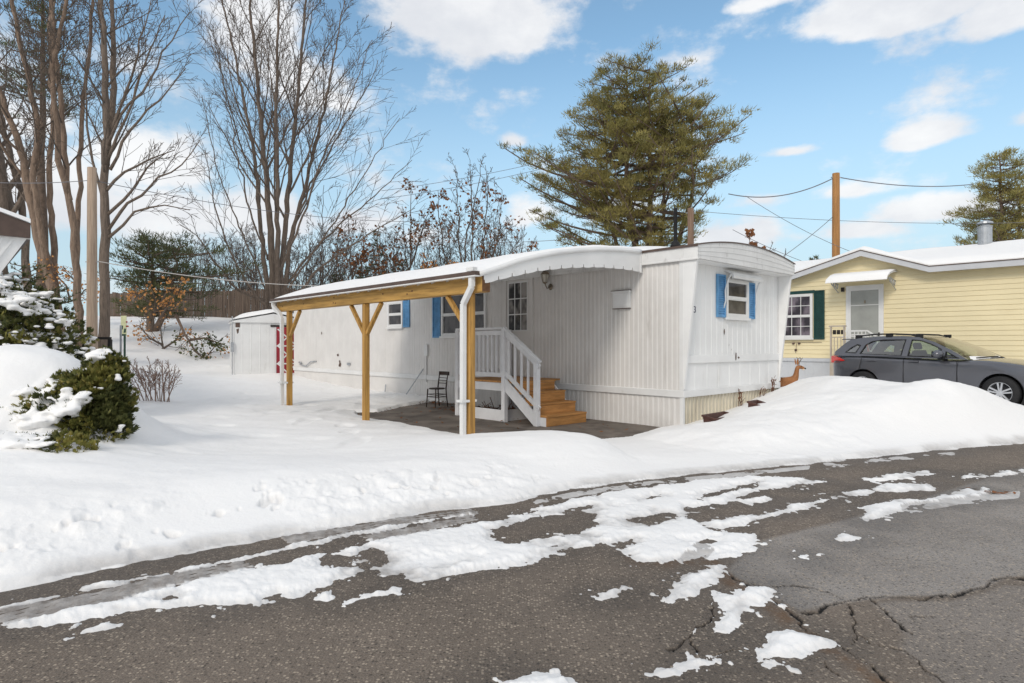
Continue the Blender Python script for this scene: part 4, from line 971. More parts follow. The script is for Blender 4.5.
mb = MB(); ribbed(mb, lambda a, o, zz: (YX+.02-o, a, zz), YL0, YL1, -.2, 1.03, .25, .008, .9, .05); mb.box(YX-.02, YX+.03, YL0, YL1, .96, 1.058)
mb.build('skirting', M['grey_skirt'], yh)
# roof: long low slope, and the small gable over the door
EX = 9.08; EZ = 3.46; RXX = 11.5; RZ = 4.12
def slope(x): return EZ+(RZ-EZ)*(x-EX)/(RXX-EX)
mb = MB(); mb.grid([[(EX+.5, y, slope(EX+.5)), (RXX, y, RZ), (2*RXX-EX, y, EZ)] for y in (YL0-.3, YL1+.3)]); mb.grid([[(EX, y, EZ), (EX+.5, y, slope(EX+.5))] for y in (YL0-.3, -1.55)]); mb.grid([[(EX, y, EZ), (EX+.5, y, slope(EX+.5))] for y in (2.12, YL1+.3)]); mb.grid([[(EX, y, EZ-.03), (EX+.34, y, EZ-.03)] for y in (YL0-.3, -1.55)]); mb.grid([[(EX, y, EZ-.03), (EX+.34, y, EZ-.03)] for y in (2.1, YL1+.3)])
rf = mb.build('roof', M['grey_trim'], yh)
GP0, GPK, GP1 = (-1.55, 3.47), (.05, 4.06), (2.12, 3.50)
mb = MB()
mb.box(EX-.02, EX+.012, YL0-.3, -1.55, 3.33, 3.475); mb.box(EX-.02, EX+.012, 2.12, YL1+.3, 3.36, 3.50)
mb.prism([(-1.57, 3.475), (.05, 4.07), (2.14, 3.505), (2.14, 3.36), (.05, 3.92), (-1.57, 3.33)], lambda a, b: (EX-.022, a, b), lambda a, b: (EX+.01, a, b))
mb.build('fascia', M['grey_trim'], rf)
mb = MB(); mb.box(EX-.03, EX-.018, YL0-.3, -1.56, 3.47, 3.495); mb.prism([(-1.57, 3.47), (.05, 4.065), (2.14, 3.50), (2.14, 3.525), (.05, 4.09), (-1.57, 3.495)], lambda a, b: (EX-.034, a, b), lambda a, b: (EX-.02, a, b))
mb.build('drip_edge', M['brown_metal'], rf)
rows = []
for j in range(121):
    y = YL0-.3+(YL1-YL0+.6)*j/120; row = []
    for i in range(33):
        x = EX-.01+(2*(RXX-EX)+.02)*i/32; zz = slope(x) if x < RXX else slope(2*RXX-x)
        g = 4.06-(.59/1.6)*abs(y-.05) if y < .05 else 4.06-(.56/2.07)*(y-.05)
        zz = max(zz, g) if x < RXX else zz
        t = (.12+.035*mnoise.noise(Vector((x*.7, y*.7, 6))))*min(1, (min(i, 32-i)+.15)/2)**.5
        row.append((x, y, zz+.03+t))
    rows.append(row)
mb = MB().grid(rows); mb.grid([[(r[0][0], r[0][1], r[0][2]-.06) for r in rows], [r[0] for r in rows]]); mb.build('roof_snow', M['snow'], rf, smooth=True)
mb = MB(); mb.lathe([(.165, -.4), (.165, .5)], 16, c=(11.4, -2.32, 4.2)); mb.lathe([(.105, .5), (.105, .57)], 12, c=(11.4, -2.32, 4.2)); mb.lathe([(.19, .57), (.18, .62), (.05, .67), (0, .675)], 16, c=(11.4, -2.32, 4.2)); mb.lathe([(.175, .48), (.175, .505)], 16, c=(11.4, -2.32, 4.2))
mb.build('chimney', M['grey_metal'], rf, smooth=False)
wn = sash_window(yh, (YX-.016, 2.42, 1.66), (0,-1,0), (-1,0,0), .97, 1.66, 2.98, M['pane_pink'], muntins=(2, 1), fr=.06)
shutter(yh, (YX-.016, 1.42, 1.62), (0,-1,0), (-1,0,0), .30, 1.62, 3.06, M['green'])
shutter(yh, (YX-.016, 2.80, 1.62), (0,-1,0), (-1,0,0), .30, 1.62, 3.06, M['green'])
mb = MB(); mb.box(YX-.06, YX, 1.40, 2.50, 2.99, 3.08); mb.build('window_header', M['green'], yh)
mb = MB(); mb.box(YX-.05, YX, .45, .53, 1.06, 3.13); mb.box(YX-.05, YX, -.43, -.35, 1.06, 3.13); mb.box(YX-.05, YX, -.35, .45, 3.04, 3.13); mb.build('door_frame', M['white_trim'], yh)
mb = MB(); mb.box(YX-.04, YX-.005, .405, .45, 1.06, 3.04); mb.box(YX-.04, YX-.005, -.35, -.305, 1.06, 3.04); mb.box(YX-.04, YX-.005, -.305, .405, 2.985, 3.04); mb.box(YX-.04, YX-.005, -.305, .405, 1.72, 1.755); mb.box(YX-.04, YX-.005, -.305, .405, 1.06, 1.2); mb.box(YX-.032, YX-.005, -.305, .405, 2.56, 2.58)
sd = mb.build('storm_door', M['white_trim'], yh)
mb = MB(); mb.box(YX-.022, YX-.016, -.305, .405, 1.2, 2.985); mb.build('pane', M['storm'], sd)
mb = MB(); mb.box(YX-.075, YX-.04, -.335, -.310, 1.68, 1.80); mb.build('handle', M['dark_iron'], sd)
mb = MB(); mb.box(YX-.035, YX-.032, .02, .06, 2.62, 2.70); mb.build('knocker', M['brass'], sd)
# curved white awning over the door, on scroll brackets
pr = [(YX-.02, 3.46), (YX-.35, 3.43), (YX-.65, 3.36), (YX-.85, 3.26), (YX-.9, 3.17), (YX-.88, 3.17), (YX-.83, 3.245), (YX-.63, 3.335), (YX-.34, 3.40), (YX-.02, 3.43)]
mb = MB().prism(pr, lambda a, b: (a, .78, b), lambda a, b: (a, -.76, b)); aw = mb.build('door_awning', M['white_trim'], yh)
mb = MB(); mb.grid([[(x, y, zz+.005+.05*min(1, (i+.1))*min(1, (3-abs(j-3)+.15))) for i, (x, zz) in enumerate(pr[:5][::-1])] for j, y in enumerate([.78, .73, .4, .1, -.3, -.71, -.76])])
mb.build('awning_snow', M['snow'], aw, smooth=True)
for y in (.74, -.72):
    mb = MB(); mb.tube([(YX-.02, y, 2.95), (YX-.75, y, 3.27)], .014, 6); mb.tube([(YX-.02, y, 3.2), (YX-.7, y, 3.24)], .012, 6)
    for t in range(3): mb.tube([(YX-.15-.16*t+.07*math.cos(a*.6), y, 3.14+.03*t+.07*math.sin(a*.6)) for a in range(12)], .012, 5)
    mb.build('awning_bracket', M['grey_metal'], aw)
mb = MB(); mb.box(YX-.06, YX-.016, .58, .66, 2.98, 3.10); mb.build('porch_light', M['dark_iron'], yh)
mb = MB()
for y, zz in ((2.02, 1.50), (1.85, 1.50), (1.95, 1.30)): mb.lathe([(0, -.05), (.035, -.04), (.035, 0)], 10, 'x', (YX-.014, y, zz))
mb.tube([(YX-.03, 2.6, 1.52), (YX-.03, 1.2, 1.53)], .006, 5); mb.tube([(YX-.03, 1.93, 1.50), (YX-.03, 1.95, 1.2)], .006, 5)
mb.build('outside_tap', M['stain'], yh)
# its entry steps
es = thing('concrete_steps', 'tan concrete entry steps with white and tan railings at the yellow home', 'steps', CORNER, TH)
mb = MB(); mb.box(8.25, YX-.03, -.55, .57, -.1, .98); mb.build('landing', M['concrete'], es, bevel=.015)
for i in range(4): MB().box(8.25, YX-.03, -.56-.29*(i+1), -.56-.29*i, -.1, .98-.21*(i+1)).build('step', M['concrete'], es, bevel=.012)
mb = MB(); mb.grid([[(8.24+1.1*i/6, -.56+1.14*j/8, .985+.05*min(1, min(i, 6-i)+.1)*min(1, min(j, 8-j)+.1)) for i in range(7)] for j in range(9)]); mb.build('step_snow', M['snow'], es, smooth=True)
mb = MB()
for y in (.55, .21): mb.bar((8.3, y, .9), (8.3, y, 1.95), .04, .04)
mb.bar((8.3, .60, 1.965), (8.3, .16, 1.965), .05, .04); mb.bar((8.3, .55, 1.66), (8.3, .21, 1.66), .025, .025); mb.bar((8.3, .55, 1.03), (8.3, .21, 1.03), .03, .03)
for i in range(1, 4): mb.bar((8.3, .55-.085*i, 1.03), (8.3, .55-.085*i, 1.66), .016, .016)
mb.build('side_railing', M['concrete'], es)
for i in range(3): MB().box(8.285, 8.315, .46-.105*i-.04, .46-.105*i+.04, 1.74, 1.86).build('railing_panel', M['dark_iron'], es)
mb = MB(); p0 = (8.95, .50, 1.84); p1 = (8.95, -.16, 1.84); p2 = (8.95, -1.3, 1.0)
for a, b in ((p0, p1), (p1, p2)):
    mb.bar(a, b, .04, .04); mb.bar((a[0], a[1], a[2]-.15), (b[0], b[1], b[2]-.15), .025, .025); mb.bar((a[0], a[1], a[2]-.8), (b[0], b[1], b[2]-.8), .025, .025)
    for i in range(7):
        t = (i+.5)/7; mb.bar((8.95, lerp(a[1], b[1], t), lerp(a[2], b[2], t)-.8), (8.95, lerp(a[1], b[1], t), lerp(a[2], b[2], t)-.02), .018, .018)
mb.build('front_railing', M['white_trim'], es)

# ------------------------------------------------------------------ neighbour on the left: only the front corner of its roof shows
nh = thing('neighbour_home', 'brown edged roof corner and slanted white wing of the home at far left', 'mobile home', W(-8.62, 6.55), TH)
mb = MB(); mb.quad((-.47, .75, .3), (-.47, 9, .3), (-.47, 9, 3.1), (-.47, .75, 3.1)); mb.quad((-3.8, .75, .3), (-3.8, 9, .3), (-3.8, 9, 3.1), (-3.8, .75, 3.1)); mb.quad((-3.8, 9, .3), (-.47, 9, .3), (-.47, 9, 3.1), (-3.8, 9, 3.1))
mb.build('wall', M['white_siding'], nh)
mb = MB(); mb.prism([(-3.85, 3.165), (-.04, 3.165), (-.36, 2.6), (-.46, 2.2), (-.46, .3), (-3.85, .3)], lambda a, b: (a, .06, b), lambda a, b: (a, .13, b))
for k in range(1, 4): mb.bar((-.10-.12*k, .05, 3.14), (-.42-.12*k, .05, 2.58), .03, .02, (0, 1, 0))
mb.build('wing_panel', M['front_siding'], nh)
pr = [(-3.9, 3.17), (-3.9, 3.42), (-3.2, 3.62), (-2.2, 3.74), (-1.2, 3.74), (-.6, 3.60), (.0, 3.40), (0, 3.17)]
mb = MB().prism(pr, lambda a, b: (a, -.02, b), lambda a, b: (a, .03, b)); mb.box(-.03, .0, .03, 9.2, 3.17, 3.40); mb.build('fascia', M['brown_metal'], nh)
mb = MB(); mb.grid([[(a, y, b+.004+dz) for a, b in pr[1:-1]] for y, dz in ((-.05, 0), (9.3, 0))]); mb.grid([[(a, y, b+dz) for a, b in pr[1:-1]] for y, dz in ((-.05, .01), (0, .08), (9.2, .08))]); mb.build('roof', M['snow'], nh)
mb = MB(); mb.box(-3.9, 0, .03, .12, 3.16, 3.168); mb.build('soffit', M['white_siding'], nh)
# ------------------------------------------------------------------ dark grey hatchback (x forward, right side to the viewer is y < 0)
CAR = Vector((8.83, 14.71, .20)); CAR_RZ = math.atan2(-.864, .503)
car = thing('parked_car', 'dark grey hatchback with roof rails parked by the yellow home behind the snow bank', 'car', CAR, CAR_RZ)
ST = [(-.90,.50,.80,.55),(-.86,.42,.92,.66),(-.78,.36,1.0,.75),(-.62,.29,1.01,.815),(-.42,.24,1.01,.855),(-.1,.22,1.0,.88),(.4,.2,.985,.888),(.9,.2,.965,.89),(1.5,.2,.945,.89),(1.95,.2,.94,.888),(2.2,.2,.955,.885),(2.5,.2,.945,.882),(2.8,.21,.905,.87),(3.05,.22,.86,.845),(3.25,.25,.80,.80),(3.42,.29,.73,.73),(3.53,.36,.66,.62),(3.58,.44,.60,.50)]
rows = []
for x, zb, zt, hw in ST:
    h = zt-zb
    half = [(0, zb), (hw*.86, zb), (hw*.95, zb+.05), (hw*.985, zb+.16*h), (hw*.985, zb+.42*h), (hw*1.0, zb+.62*h), (hw*.992, zb+.80*h), (hw*.975, zb+.90*h), (hw*.945, zb+.965*h), (hw*.88, zb+.995*h), (hw*.6, zt+.02), (0, zt+.035)]
    rows.append([(x, -a, b) for a, b in half] + [(x, a, b) for a, b in half[-2::-1]])
mb = MB().grid(rows); n = len(rows[0])
mb.f.append(tuple(range(n))); mb.f.append(tuple(len(mb.v)-n+i for i in range(n)))
body = mb.build('body', M['car_paint'], car, smooth=True)
import bmesh
bm = bmesh.new(); bm.from_mesh(body.data); bmesh.ops.remove_doubles(bm, verts=bm.verts, dist=.0005); bmesh.ops.recalc_face_normals(bm, faces=bm.faces); bm.to_mesh(body.data); bm.free()
cut = MB()
for wx in (0, 2.67):
    for s in (-1, 1): 
        a, b = (s*.55, s*1.1); cut.lathe([(0, a), (.375, a), (.375, b), (0, b)], 40, 'y', (wx, 0, .325))
co = cut.build('cutter', M['black'])
bm = bmesh.new(); bm.from_mesh(co.data); bmesh.ops.remove_doubles(bm, verts=bm.verts, dist=.0005); bmesh.ops.recalc_face_normals(bm, faces=bm.faces); bm.to_mesh(co.data); bm.free()
mod = body.modifiers.new('s', 'SUBSURF'); mod.levels = mod.render_levels = 2
md = body.modifiers.new('b', 'BOOLEAN'); md.object = co; md.operation = 'DIFFERENCE'; md.solver = 'EXACT'
co.parent = car
bpy.context.view_layer.update()
ev = body.evaluated_get(bpy.context.evaluated_depsgraph_get()); nm = bpy.data.meshes.new_from_object(ev)
body.modifiers.clear(); body.data = nm; bpy.data.objects.remove(co)
nm.polygons.foreach_set('use_smooth', [True]*len(nm.polygons))
if hasattr(nm, 'set_sharp_from_angle'): nm.set_sharp_from_angle(angle=R(40))
def side_y(z, s): return s*(.845-(z-1.0)*.52)     # tumblehome of the glasshouse
OUT = [(2.12,.955),(-.70,1.0),(-.72,1.09),(-.52,1.30),(-.42,1.372),(-.2,1.412),(.3,1.445),(.75,1.445),(1.1,1.418),(1.42,1.315),(1.80,1.135)]
WINS = [[(-.47,1.075),(-.20,1.055),(-.13,1.245),(-.22,1.275),(-.36,1.19)], [(-.11,1.045),(.83,1.015),(.84,1.375),(.35,1.378),(.10,1.34),(-.03,1.26)], [(.95,1.01),(1.60,.992),(1.60,1.165),(1.38,1.275),(1.15,1.355),(.95,1.375)], [(1.68,.988),(1.97,.975),(1.82,1.06),(1.68,1.125)]]
for s in (-1, 1):
    mb = MB(); loops = [OUT]+WINS; pts = [p for l in loops for p in l]
    n = len(pts)
    for off in (0, -.03*s):
        for a, b in pts: mb.v.append((a, side_y(b, s)+off, b))
    for t in tessellate_polygon([[Vector((a, b, 0)) for a, b in l] for l in loops]): mb.f += [tuple(t), tuple(n+i for i in t)]
    k = 0
    for l in loops:
        for i in range(len(l)): a, b = k+i, k+(i+1) % len(l); mb.f.append((a, b, b+n, a+n))
        k += len(l)
    mb.build('window_surround', M['car_paint'], car)
    mb = MB()
    for l in WINS:   # black rubber round each opening
        c = sum((Vector((a, b)) for a, b in l), Vector((0,0)))/len(l)
        P = [(a, side_y(b, s)+s*.003, b) for a, b in l]; Q = [(a, side_y(b, s)+s*.003, b) for a, b in [tuple(Vector(p)+(c-Vector(p)).normalized()*.028) for p in l]]
        for i in range(len(l)): j = (i+1) % len(l); mb.quad(P[i], P[j], Q[j], Q[i])
    mb.box(-.05, 1.95, min(side_y(1.0, s), side_y(1.0, s)+s*.006), max(side_y(1.0, s), side_y(1.0, s)+s*.006), .988, 1.0)
    mb.build('window_seal', M['black'], car)
    for l in WINS:
        mb = MB(); nn = len(l); mb.v = [(a, side_y(b, s)-s*.012, b) for a, b in l]; mb.f = [tuple(range(nn))]; mb.build('side_window', M['car_glass'], car)
mb = MB(); rx = [(-.62,1.31),(-.45,1.375),(-.2,1.418),(.3,1.452),(.75,1.452),(1.1,1.425),(1.22,1.39)]
mb.grid([[(x, y*(.6-(z-1.37)*.35), z+.035*(1-abs(y)**2.5)-.004) for y in (-1, -.9, -.7, -.4, 0, .4, .7, .9, 1)] for x, z in rx]); mb.build('roof', M['car_paint'], car, smooth=True)
mb = MB(); mb.grid([[(x+.10*(1-y*y), y*w, z) for y in (-1, -.7, -.35, 0, .35, .7, 1)] for x, w, z in ((2.10, .80, .965), (1.68, .735, 1.205), (1.17, .62, 1.415))]); mb.build('windscreen', M['windscreen'], car, smooth=True)
mb = MB(); mb.grid([[(x-.04*(1-y*y), y*w, z) for y in (-1, -.5, 0, .5, 1)] for x, w, z in ((-.76, .70, 1.03), (-.62, .645, 1.24), (-.5, .60, 1.33))]); mb.build('rear_window', M['car_glass'], car, smooth=True)
mb = MB(); mb.box(-.72, -.40, -.52, .52, 1.375, 1.40); mb.build('rear_spoiler', M['car_paint'], car, bevel=.01)
def wheel(x, s):
    w = thing('wheel', '', ''); 
    for k in list(w.keys()): del w[k]
    w.parent = car; w.location = (x, s*.80, .325)
    f = s
    mb = MB().lathe([(.205, -.095), (.30, -.10), (.322, -.07), (.326, 0), (.322, .07), (.30, .10), (.205, .095)], 36, 'y'); mb.build('tyre', M['black'], w, smooth=True)
    mb = MB(); mb.lathe([(.215, f*.085), (.205, f*.098), (.195, f*.09), (.185, f*.04), (.18, -f*.05)], 36, 'y')
    for k in range(5):
        a = 2*PI*k/5+.3; c, q = math.cos(a), math.sin(a)
        for da in (-.11, .11):
            c2, q2 = math.cos(a+da*1.7), math.sin(a+da*1.7); c1, q1 = math.cos(a+da*3), math.sin(a+da*3)
            mb.bar((.045*c1, f*.075, .045*q1), (.195*c2, f*.085, .195*q2), .03, .028, (0,1,0))
    mb.lathe([(0, f*.09), (.045, f*.088), (.055, f*.07)], 16, 'y'); mb.build('rim', M['silver'], w)
    mb = MB().lathe([(.0, f*.02), (.19, f*.02)], 24, 'y'); mb.build('brake_disc', M['interior'], w)
for x in (0, 2.67):
    for s in (-1, 1): wheel(x, s)
for x in (0, 2.67):
    for s in (-1, 1):
        mb = MB(); mb.lathe([(.376, s*.56), (.376, s*.87)], 36, 'y', (x, 0, .325)); mb.lathe([(0, s*.57), (.374, s*.57)], 24, 'y', (x, 0, .325)); mb.build('wheel_well', M['black'], car)
for s in (-1, 1): MB().box(-.15, 2.95, s*.72-.04, s*.72+.04, .19, .26).build('side_skirt', M['black'], car)
for s in (-1, 1):
    y = s*.60; z = 1.46
    mb = MB(); mb.tube([(-.30, y, 1.40), (-.22, y, z), (.10, y, z+.035), (.5, y, z+.04), (.9, y, z+.02), (1.06, y, z-.03), (1.14, y, 1.40)], .017, 8)
    for x in (-.25, .45, 1.08): mb.box(x-.07, x+.07, y-.025, y+.025, 1.39, z+.025)
    mb.build('roof_rail', M['black'], car, smooth=False)
    mb = MB(); sphere(mb, (0, 0, 0), (.10, .125, .085), 14); mr = mb.build('mirror', M['car_paint'], car, smooth=True); mr.location = (1.62, s*.98, 1.06)
    mb = MB(); mb.bar((.05, -s*.10, -.07), (.06, -s*.22, -.11), .06, .05); mb.box(-.075, -.06, -.09, .09, -.06, .06); mb.build('mirror_arm', M['black'], mr)
    mb = MB(); 
    mb.prism([(-.905, -.02), (-.66, .0), (-.45, .045), (-.60, .11), (-.78, .16), (-.89, .14)], lambda a, b: (a, s*(.60 + .26*min(1, (a+.93)/.32)**.6), .84+b), lambda a, b: (a+.02, s*.4, .84+b)); mb.build('tail_lamp', M['red_lamp'], car)
    mb = MB(); mb.prism([(3.05, .70), (3.40, .64), (3.45, .70), (3.30, .77), (3.10, .81)], lambda a, b: (a, s*(.86-.30*max(0, a-3.05)/.4), b), lambda a, b: (a, s*.5, b)); mb.build('headlight', M['silver'], car)
    for x in (.10, 1.00): MB().box(x, x+.20, s*.885-.022, s*.885+.022, .885, .915).build('door_handle', M['car_paint'], car, bevel=.008)
    mb = MB()
    for x, za, zb in ((.89, .28, .96), (1.93, .40, .94), (-.02, .70, .98)):
        mb.tube([(x+ (0 if x > 0 else -.06*(1-t/5)), s*(.8905-.016*max(0, (t/5-.55))*2), lerp(za, zb, t/5)) for t in range(6)], .0065, 4)
    mb.tube([(-.02+.2*t, s*.893, .30) for t in range(12)], .006, 4); mb.build('door_seam', M['black'], car)
    mb = MB(); mb.tube([(x, s*(hw*1.0+.001), zb+.64*(zt-zb)) for x, zb, zt, hw in ST[4:11]], .008, 6)
for y in (-.36, .36):
    mb = MB(); mb.box(.75, 1.25, y-.24, y+.24, .35, .62); mb.bar((.80, y, .6), (.58, y, 1.12), .46, .12, (1,0,0)); mb.bar((.58, y, 1.15), (.54, y, 1.30), .26, .09, (1,0,0)); mb.build('car_seat', M['interior'], car, bevel=.03)
mb = MB(); mb.box(-.15, .35, -.62, .62, .35, .62); mb.bar((-.05, 0, .6), (-.25, 0, 1.08), 1.2, .12, (1,0,0)); mb.box(1.55, 2.02, -.74, .74, .55, .93); mb.build('rear_seat', M['interior'], car, bevel=.03)
mb = MB(); mb.tube([(1.42+.05*math.sin(a*PI/10), .36+.17*math.cos(a*PI/10), .93+.17*math.sin(a*PI/10)) for a in range(21)], .014, 6); mb.build('steering_wheel', M['black'], car)
mb = MB(); mb.tube([(2.16, -.6, .99), (2.20, -.1, 1.01), (2.17, .3, 1.01)], .012, 5); mb.tube([(2.16, .0, .995), (2.19, .5, .99)], .012, 5); mb.build('wiper', M['black'], car)
rows = [[(2.03+.04*i+.08*(1-(y*.9)**2)-.02, y*.72, 1.0-.016*i+.022*min(1, min(j, 12-j)+.2)) for i in range(5)] for j, y in enumerate([-1+j/6 for j in range(13)])]
MB().grid(rows).build('cowl_snow', M['snow'], car, smooth=True)

# ------------------------------------------------------------------ deer ornament half sunk in the snow
DE = Vector((6.30, 14.25, .10))
de = thing('deer_ornament', 'tan deer garden statue with small antlers sunk in snow beside the white home', 'statue', DE, R(-4))
V = [(-.14,0,.50),(.0,0,.475),(.14,0,.49),(.21,0,.60),(.235,0,.74),(.25,0,.845),(.32,0,.845),(.41,0,.815),   # trunk, neck, head
     (-.20,0,.555),(-.235,0,.585),                                                                    # rump, tail
     (-.12,-.065,.36),(-.16,-.07,.2),(-.13,-.07,.0),(-.12,.065,.36),(-.16,.07,.2),(-.13,.07,.0),
     (.15,-.06,.36),(.15,-.065,.2),(.15,-.065,.0),(.15,.06,.36),(.15,.065,.2),(.15,.065,.0)]
Ed = [(0,1),(1,2),(2,3),(3,4),(4,5),(5,6),(6,7),(0,8),(8,9),(0,10),(10,11),(11,12),(0,13),(13,14),(14,15),(2,16),(16,17),(17,18),(2,19),(19,20),(20,21)]
Rd = [.115,.115,.115,.075,.052,.06,.047,.024,.075,.02]+[.055,.03,.02]*4
def skinned(name, V, Ed, Rd, m, parent, root=0, sub=2):
    me = bpy.data.meshes.new(name); me.from_pydata(V, Ed, []); me.materials.append(m)
    o = bpy.data.objects.new(name, me); COL.objects.link(o); o.parent = parent
    s = o.modifiers.new('skin', 'SKIN'); s.use_smooth_shade = True
    for i, d in enumerate(me.skin_vertices[0].data): d.radius = (Rd[i], Rd[i]); d.use_root = (i == root)
    ss = o.modifiers.new('sub', 'SUBSURF'); ss.levels = ss.render_levels = sub
    return o
skinned('body', V, Ed, Rd, M['deer'], de, 1)
for s in (-1, 1):
    mb = MB(); mb.prism([(0, 0), (.028, .05), (.02, .12), (0, .15), (-.022, .10), (-.022, .04)], lambda a, b: (.235-.10*b+a*.6, s*(.04+.25*b), .885+b), lambda a, b: (.245-.10*b+a*.6, s*(.05+.25*b), .885+b)); mb.build('ear', M['deer'], de)
    mb = MB(); mb.tube([(.275, s*.03, .89), (.27, s*.06, .96), (.30, s*.09, 1.02), (.34, s*.085, 1.06)], [.010, .009, .008, .005], 6); mb.tube([(.27, s*.06, .96), (.31, s*.06, 1.0)], .006, 5); mb.tube([(.30, s*.09, 1.02), (.27, s*.10, 1.07)], .006, 5); mb.build('antler', M['bark'], de)
    mb = MB(); sphere(mb, (.325, s*.047, .862), (.011, .008, .011), 8); mb.build('eye', M['black'], de)
mb = MB(); sphere(mb, (.425, 0, .812), (.022, .022, .018), 8); mb.build('nose', M['black'], de)
mb = MB(); sphere(mb, (-.225, 0, .50), (.05, .055, .085), 10); sphere(mb, (.385, 0, .79), (.04, .028, .02), 8); mb.build('pale_patch', M['deer_pale'], de, smooth=True)

# ------------------------------------------------------------------ planters and dead stems along the front skirting
def planter(lab, x, y, z, L, rz, tilt):
    t = thing('planter_box', lab, 'planter', W(x, y, z), TH+rz, 'window box planters half buried in snow'); t.rotation_euler = (tilt, 0, TH+rz)
    mb = MB(); w0, w1, h = .08, .12, .17
    def ring(w, l, zz): return [(-l, -w, zz), (l, -w, zz), (l, w, zz), (-l, w, zz)]
    r = [ring(w0, L*.92, 0), ring(w1, L, h), ring(w1+.02, L+.02, h), ring(w1+.02, L+.02, h+.03), ring(w1-.015, L-.015, h+.03), ring(w1-.03, L-.03, .09)]
    for a, b in zip(r, r[1:]):
        for i in range(4): mb.quad(a[i], a[(i+1) % 4], b[(i+1) % 4], b[i])
    mb.quad(*r[0]); mb.build('tub', M['planter'], t, bevel=.006)
    mb = MB(); mb.quad(*[tuple(Vector(p)+Vector((0,0,.03))) for p in r[5]]); mb.build('soil', M['rubble'], t)
planter('long rust brown planter box lying by the front skirting, left of the smaller one',   .42, -.45, ground_z(*W(.42, -.45).xy)-.13, .40, .04, .18)
planter('small rust brown planter box mostly buried in the bank, right of the longer one', 1.02, -.86, ground_z(*W(1.02, -.86).xy)-.15, .20, .06, .25)
def dead_stem(lab, x, z, h, seed, n):
    rr = random.Random(seed); mb = MB()
    for i in range(n):
        p = Vector((rr.uniform(-.06, .06), 0, -.1)); pts = [p.copy()]
        for k in range(5): p = p+Vector((rr.uniform(-.05, .05), rr.uniform(-.02, .015), (h+.1)/5)); pts.append(p.copy())
        mb.tube(pts, .006, 4)
        for k in range(3): q = pts[rr.randint(2, 5)]; mb.tube([q, q+Vector((rr.uniform(-.1, .1), -.02, rr.uniform(.0, .1)))], .004, 3)
        for k in range(7):
            q = pts[rr.randint(1, 5)]+Vector((rr.uniform(-.03, .03), -.01, 0)); u = Vector((rr.uniform(-.03, .03), -.01, rr.uniform(.01, .03))); v = Vector((rr.uniform(-.02, .02), 0, rr.uniform(-.02, .02)))
            mb.quad(q-u, q+v, q+u, q-v)
    o = mb.build('dead_plant', M['dead_leaf']); o.location = W(x, -.10, z); o.rotation_euler = (0, 0, TH)
    tag(o, lab, 'plant', 'dead plants against the front skirting')
dead_stem('dead brown vine on the tan skirting just right of the long planter', 1.88, .15, .36, 1, 5)
dead_stem('withered stalks at the skirting between the vine and the twiggy plant', 2.78, .28, .26, 2, 4)
dead_stem('sparse twiggy dead plant at the right end of the front skirting', 3.28, .33, .38, 3, 6)

# ------------------------------------------------------------------ poles, cables, fence, sign, railing
def pole(name, lab, x, y, z0, z1, r0, r1, m):
    mb = MB(); k = 8; mb.tube([(x, y, lerp(z0, z1, i/k)) for i in range(k+1)], [lerp(r0, r1, i/k) for i in range(k+1)], 14)
    return tag(mb.build(name, m, smooth=True), lab, 'pole')
p1 = thing('utility_pole', 'weathered grey brown utility pole in front of the tall bare trees at left', 'pole', (-12.87, 19, 0))
MB().tube([(0, 0, .2+6.68*i/6) for i in range(7)], [.155-.005*i for i in range(7)], 14).build('shaft', M['pole_grey'], p1, smooth=True)
MB().tube([(-.2, 0, 4.0), (.2, 0, 4.0)], .02, 6).build('cable_hook', M['grey_metal'], p1)
p2 = thing('utility_pole', 'orange brown utility pole rising behind the yellow home', 'pole', (14.63, 28, 0))
MB().tube([(0, 0, .2+9.0*i/6) for i in range(7)], [.185-.005*i for i in range(7)], 14).build('shaft', M['pole_orange'], p2, smooth=True)
MB().tube([(-.22, 0, 9.02), (.22, 0, 9.02)], .025, 6).build('cable_hook', M['grey_metal'], p2)
p3 = thing('utility_pole', 'brown utility pole half hidden in the big pine behind the white home', 'pole', (7.78, 27, 0))
MB().tube([(0, 0, .2+7.2*i/6) for i in range(7)], [.165-.005*i for i in range(7)], 12).build('shaft', M['pole_brown'], p3, smooth=True)
MB().tube([(-.2, 0, 7.2), (.2, 0, 7.2)], .02, 6).build('cable_hook', M['grey_metal'], p3)
def cable(lab, a, b, sag, r, m='wire'):
    a = Vector(a); b = Vector(b); pts = []
    for i in range(25):
        t = i/24; p = a.lerp(b, t); p.z -= sag*4*t*(1-t); pts.append(p)
    tag(MB().tube(pts, r*.78, 5).build('power_line', M[m], smooth=True), lab, 'cable', 'overhead cables')
T2 = (14.63, 28, 9.05); T3 = (7.78, 27, 7.3)
cable('thick black cable sagging from the big pine to the orange pole top', (9.6, 27.5, 8.15), T2, .45, .03)
cable('thick black cable from the orange pole top to the right conifer', T2, (24.5, 33, 10.0), .25, .03)
cable('thin upper cable passing the middle of the orange pole', T3, (26.5, 31, 7.6), .25, .014)
cable('thin slanting cable from behind the roof up to the orange pole', (10.0, 26, 4.3), (14.5, 28, 7.25), .15, .018)
cable('low slack cable from the pine down to the yellow roof', (9.8, 26, 7.7), (17.0, 27, 4.8), .35, .014)
cable('lowest cable looping from the pine over the white roof', (8.9, 25, 6.1), (17.5, 30, 4.6), .3, .014)
cable('upper of two thin lines left of the big pine', (-8, 38, 10.9), (4, 38, 13.2), .2, .018)
cable('lower of two thin lines left of the big pine', (-8, 38, 10.4), (4, 38, 12.8), .2, .018)
cable('black line low behind the rust leaved saplings', (-4.5, 36, 7.4), (3.5, 36, 7.6), .1, .02)
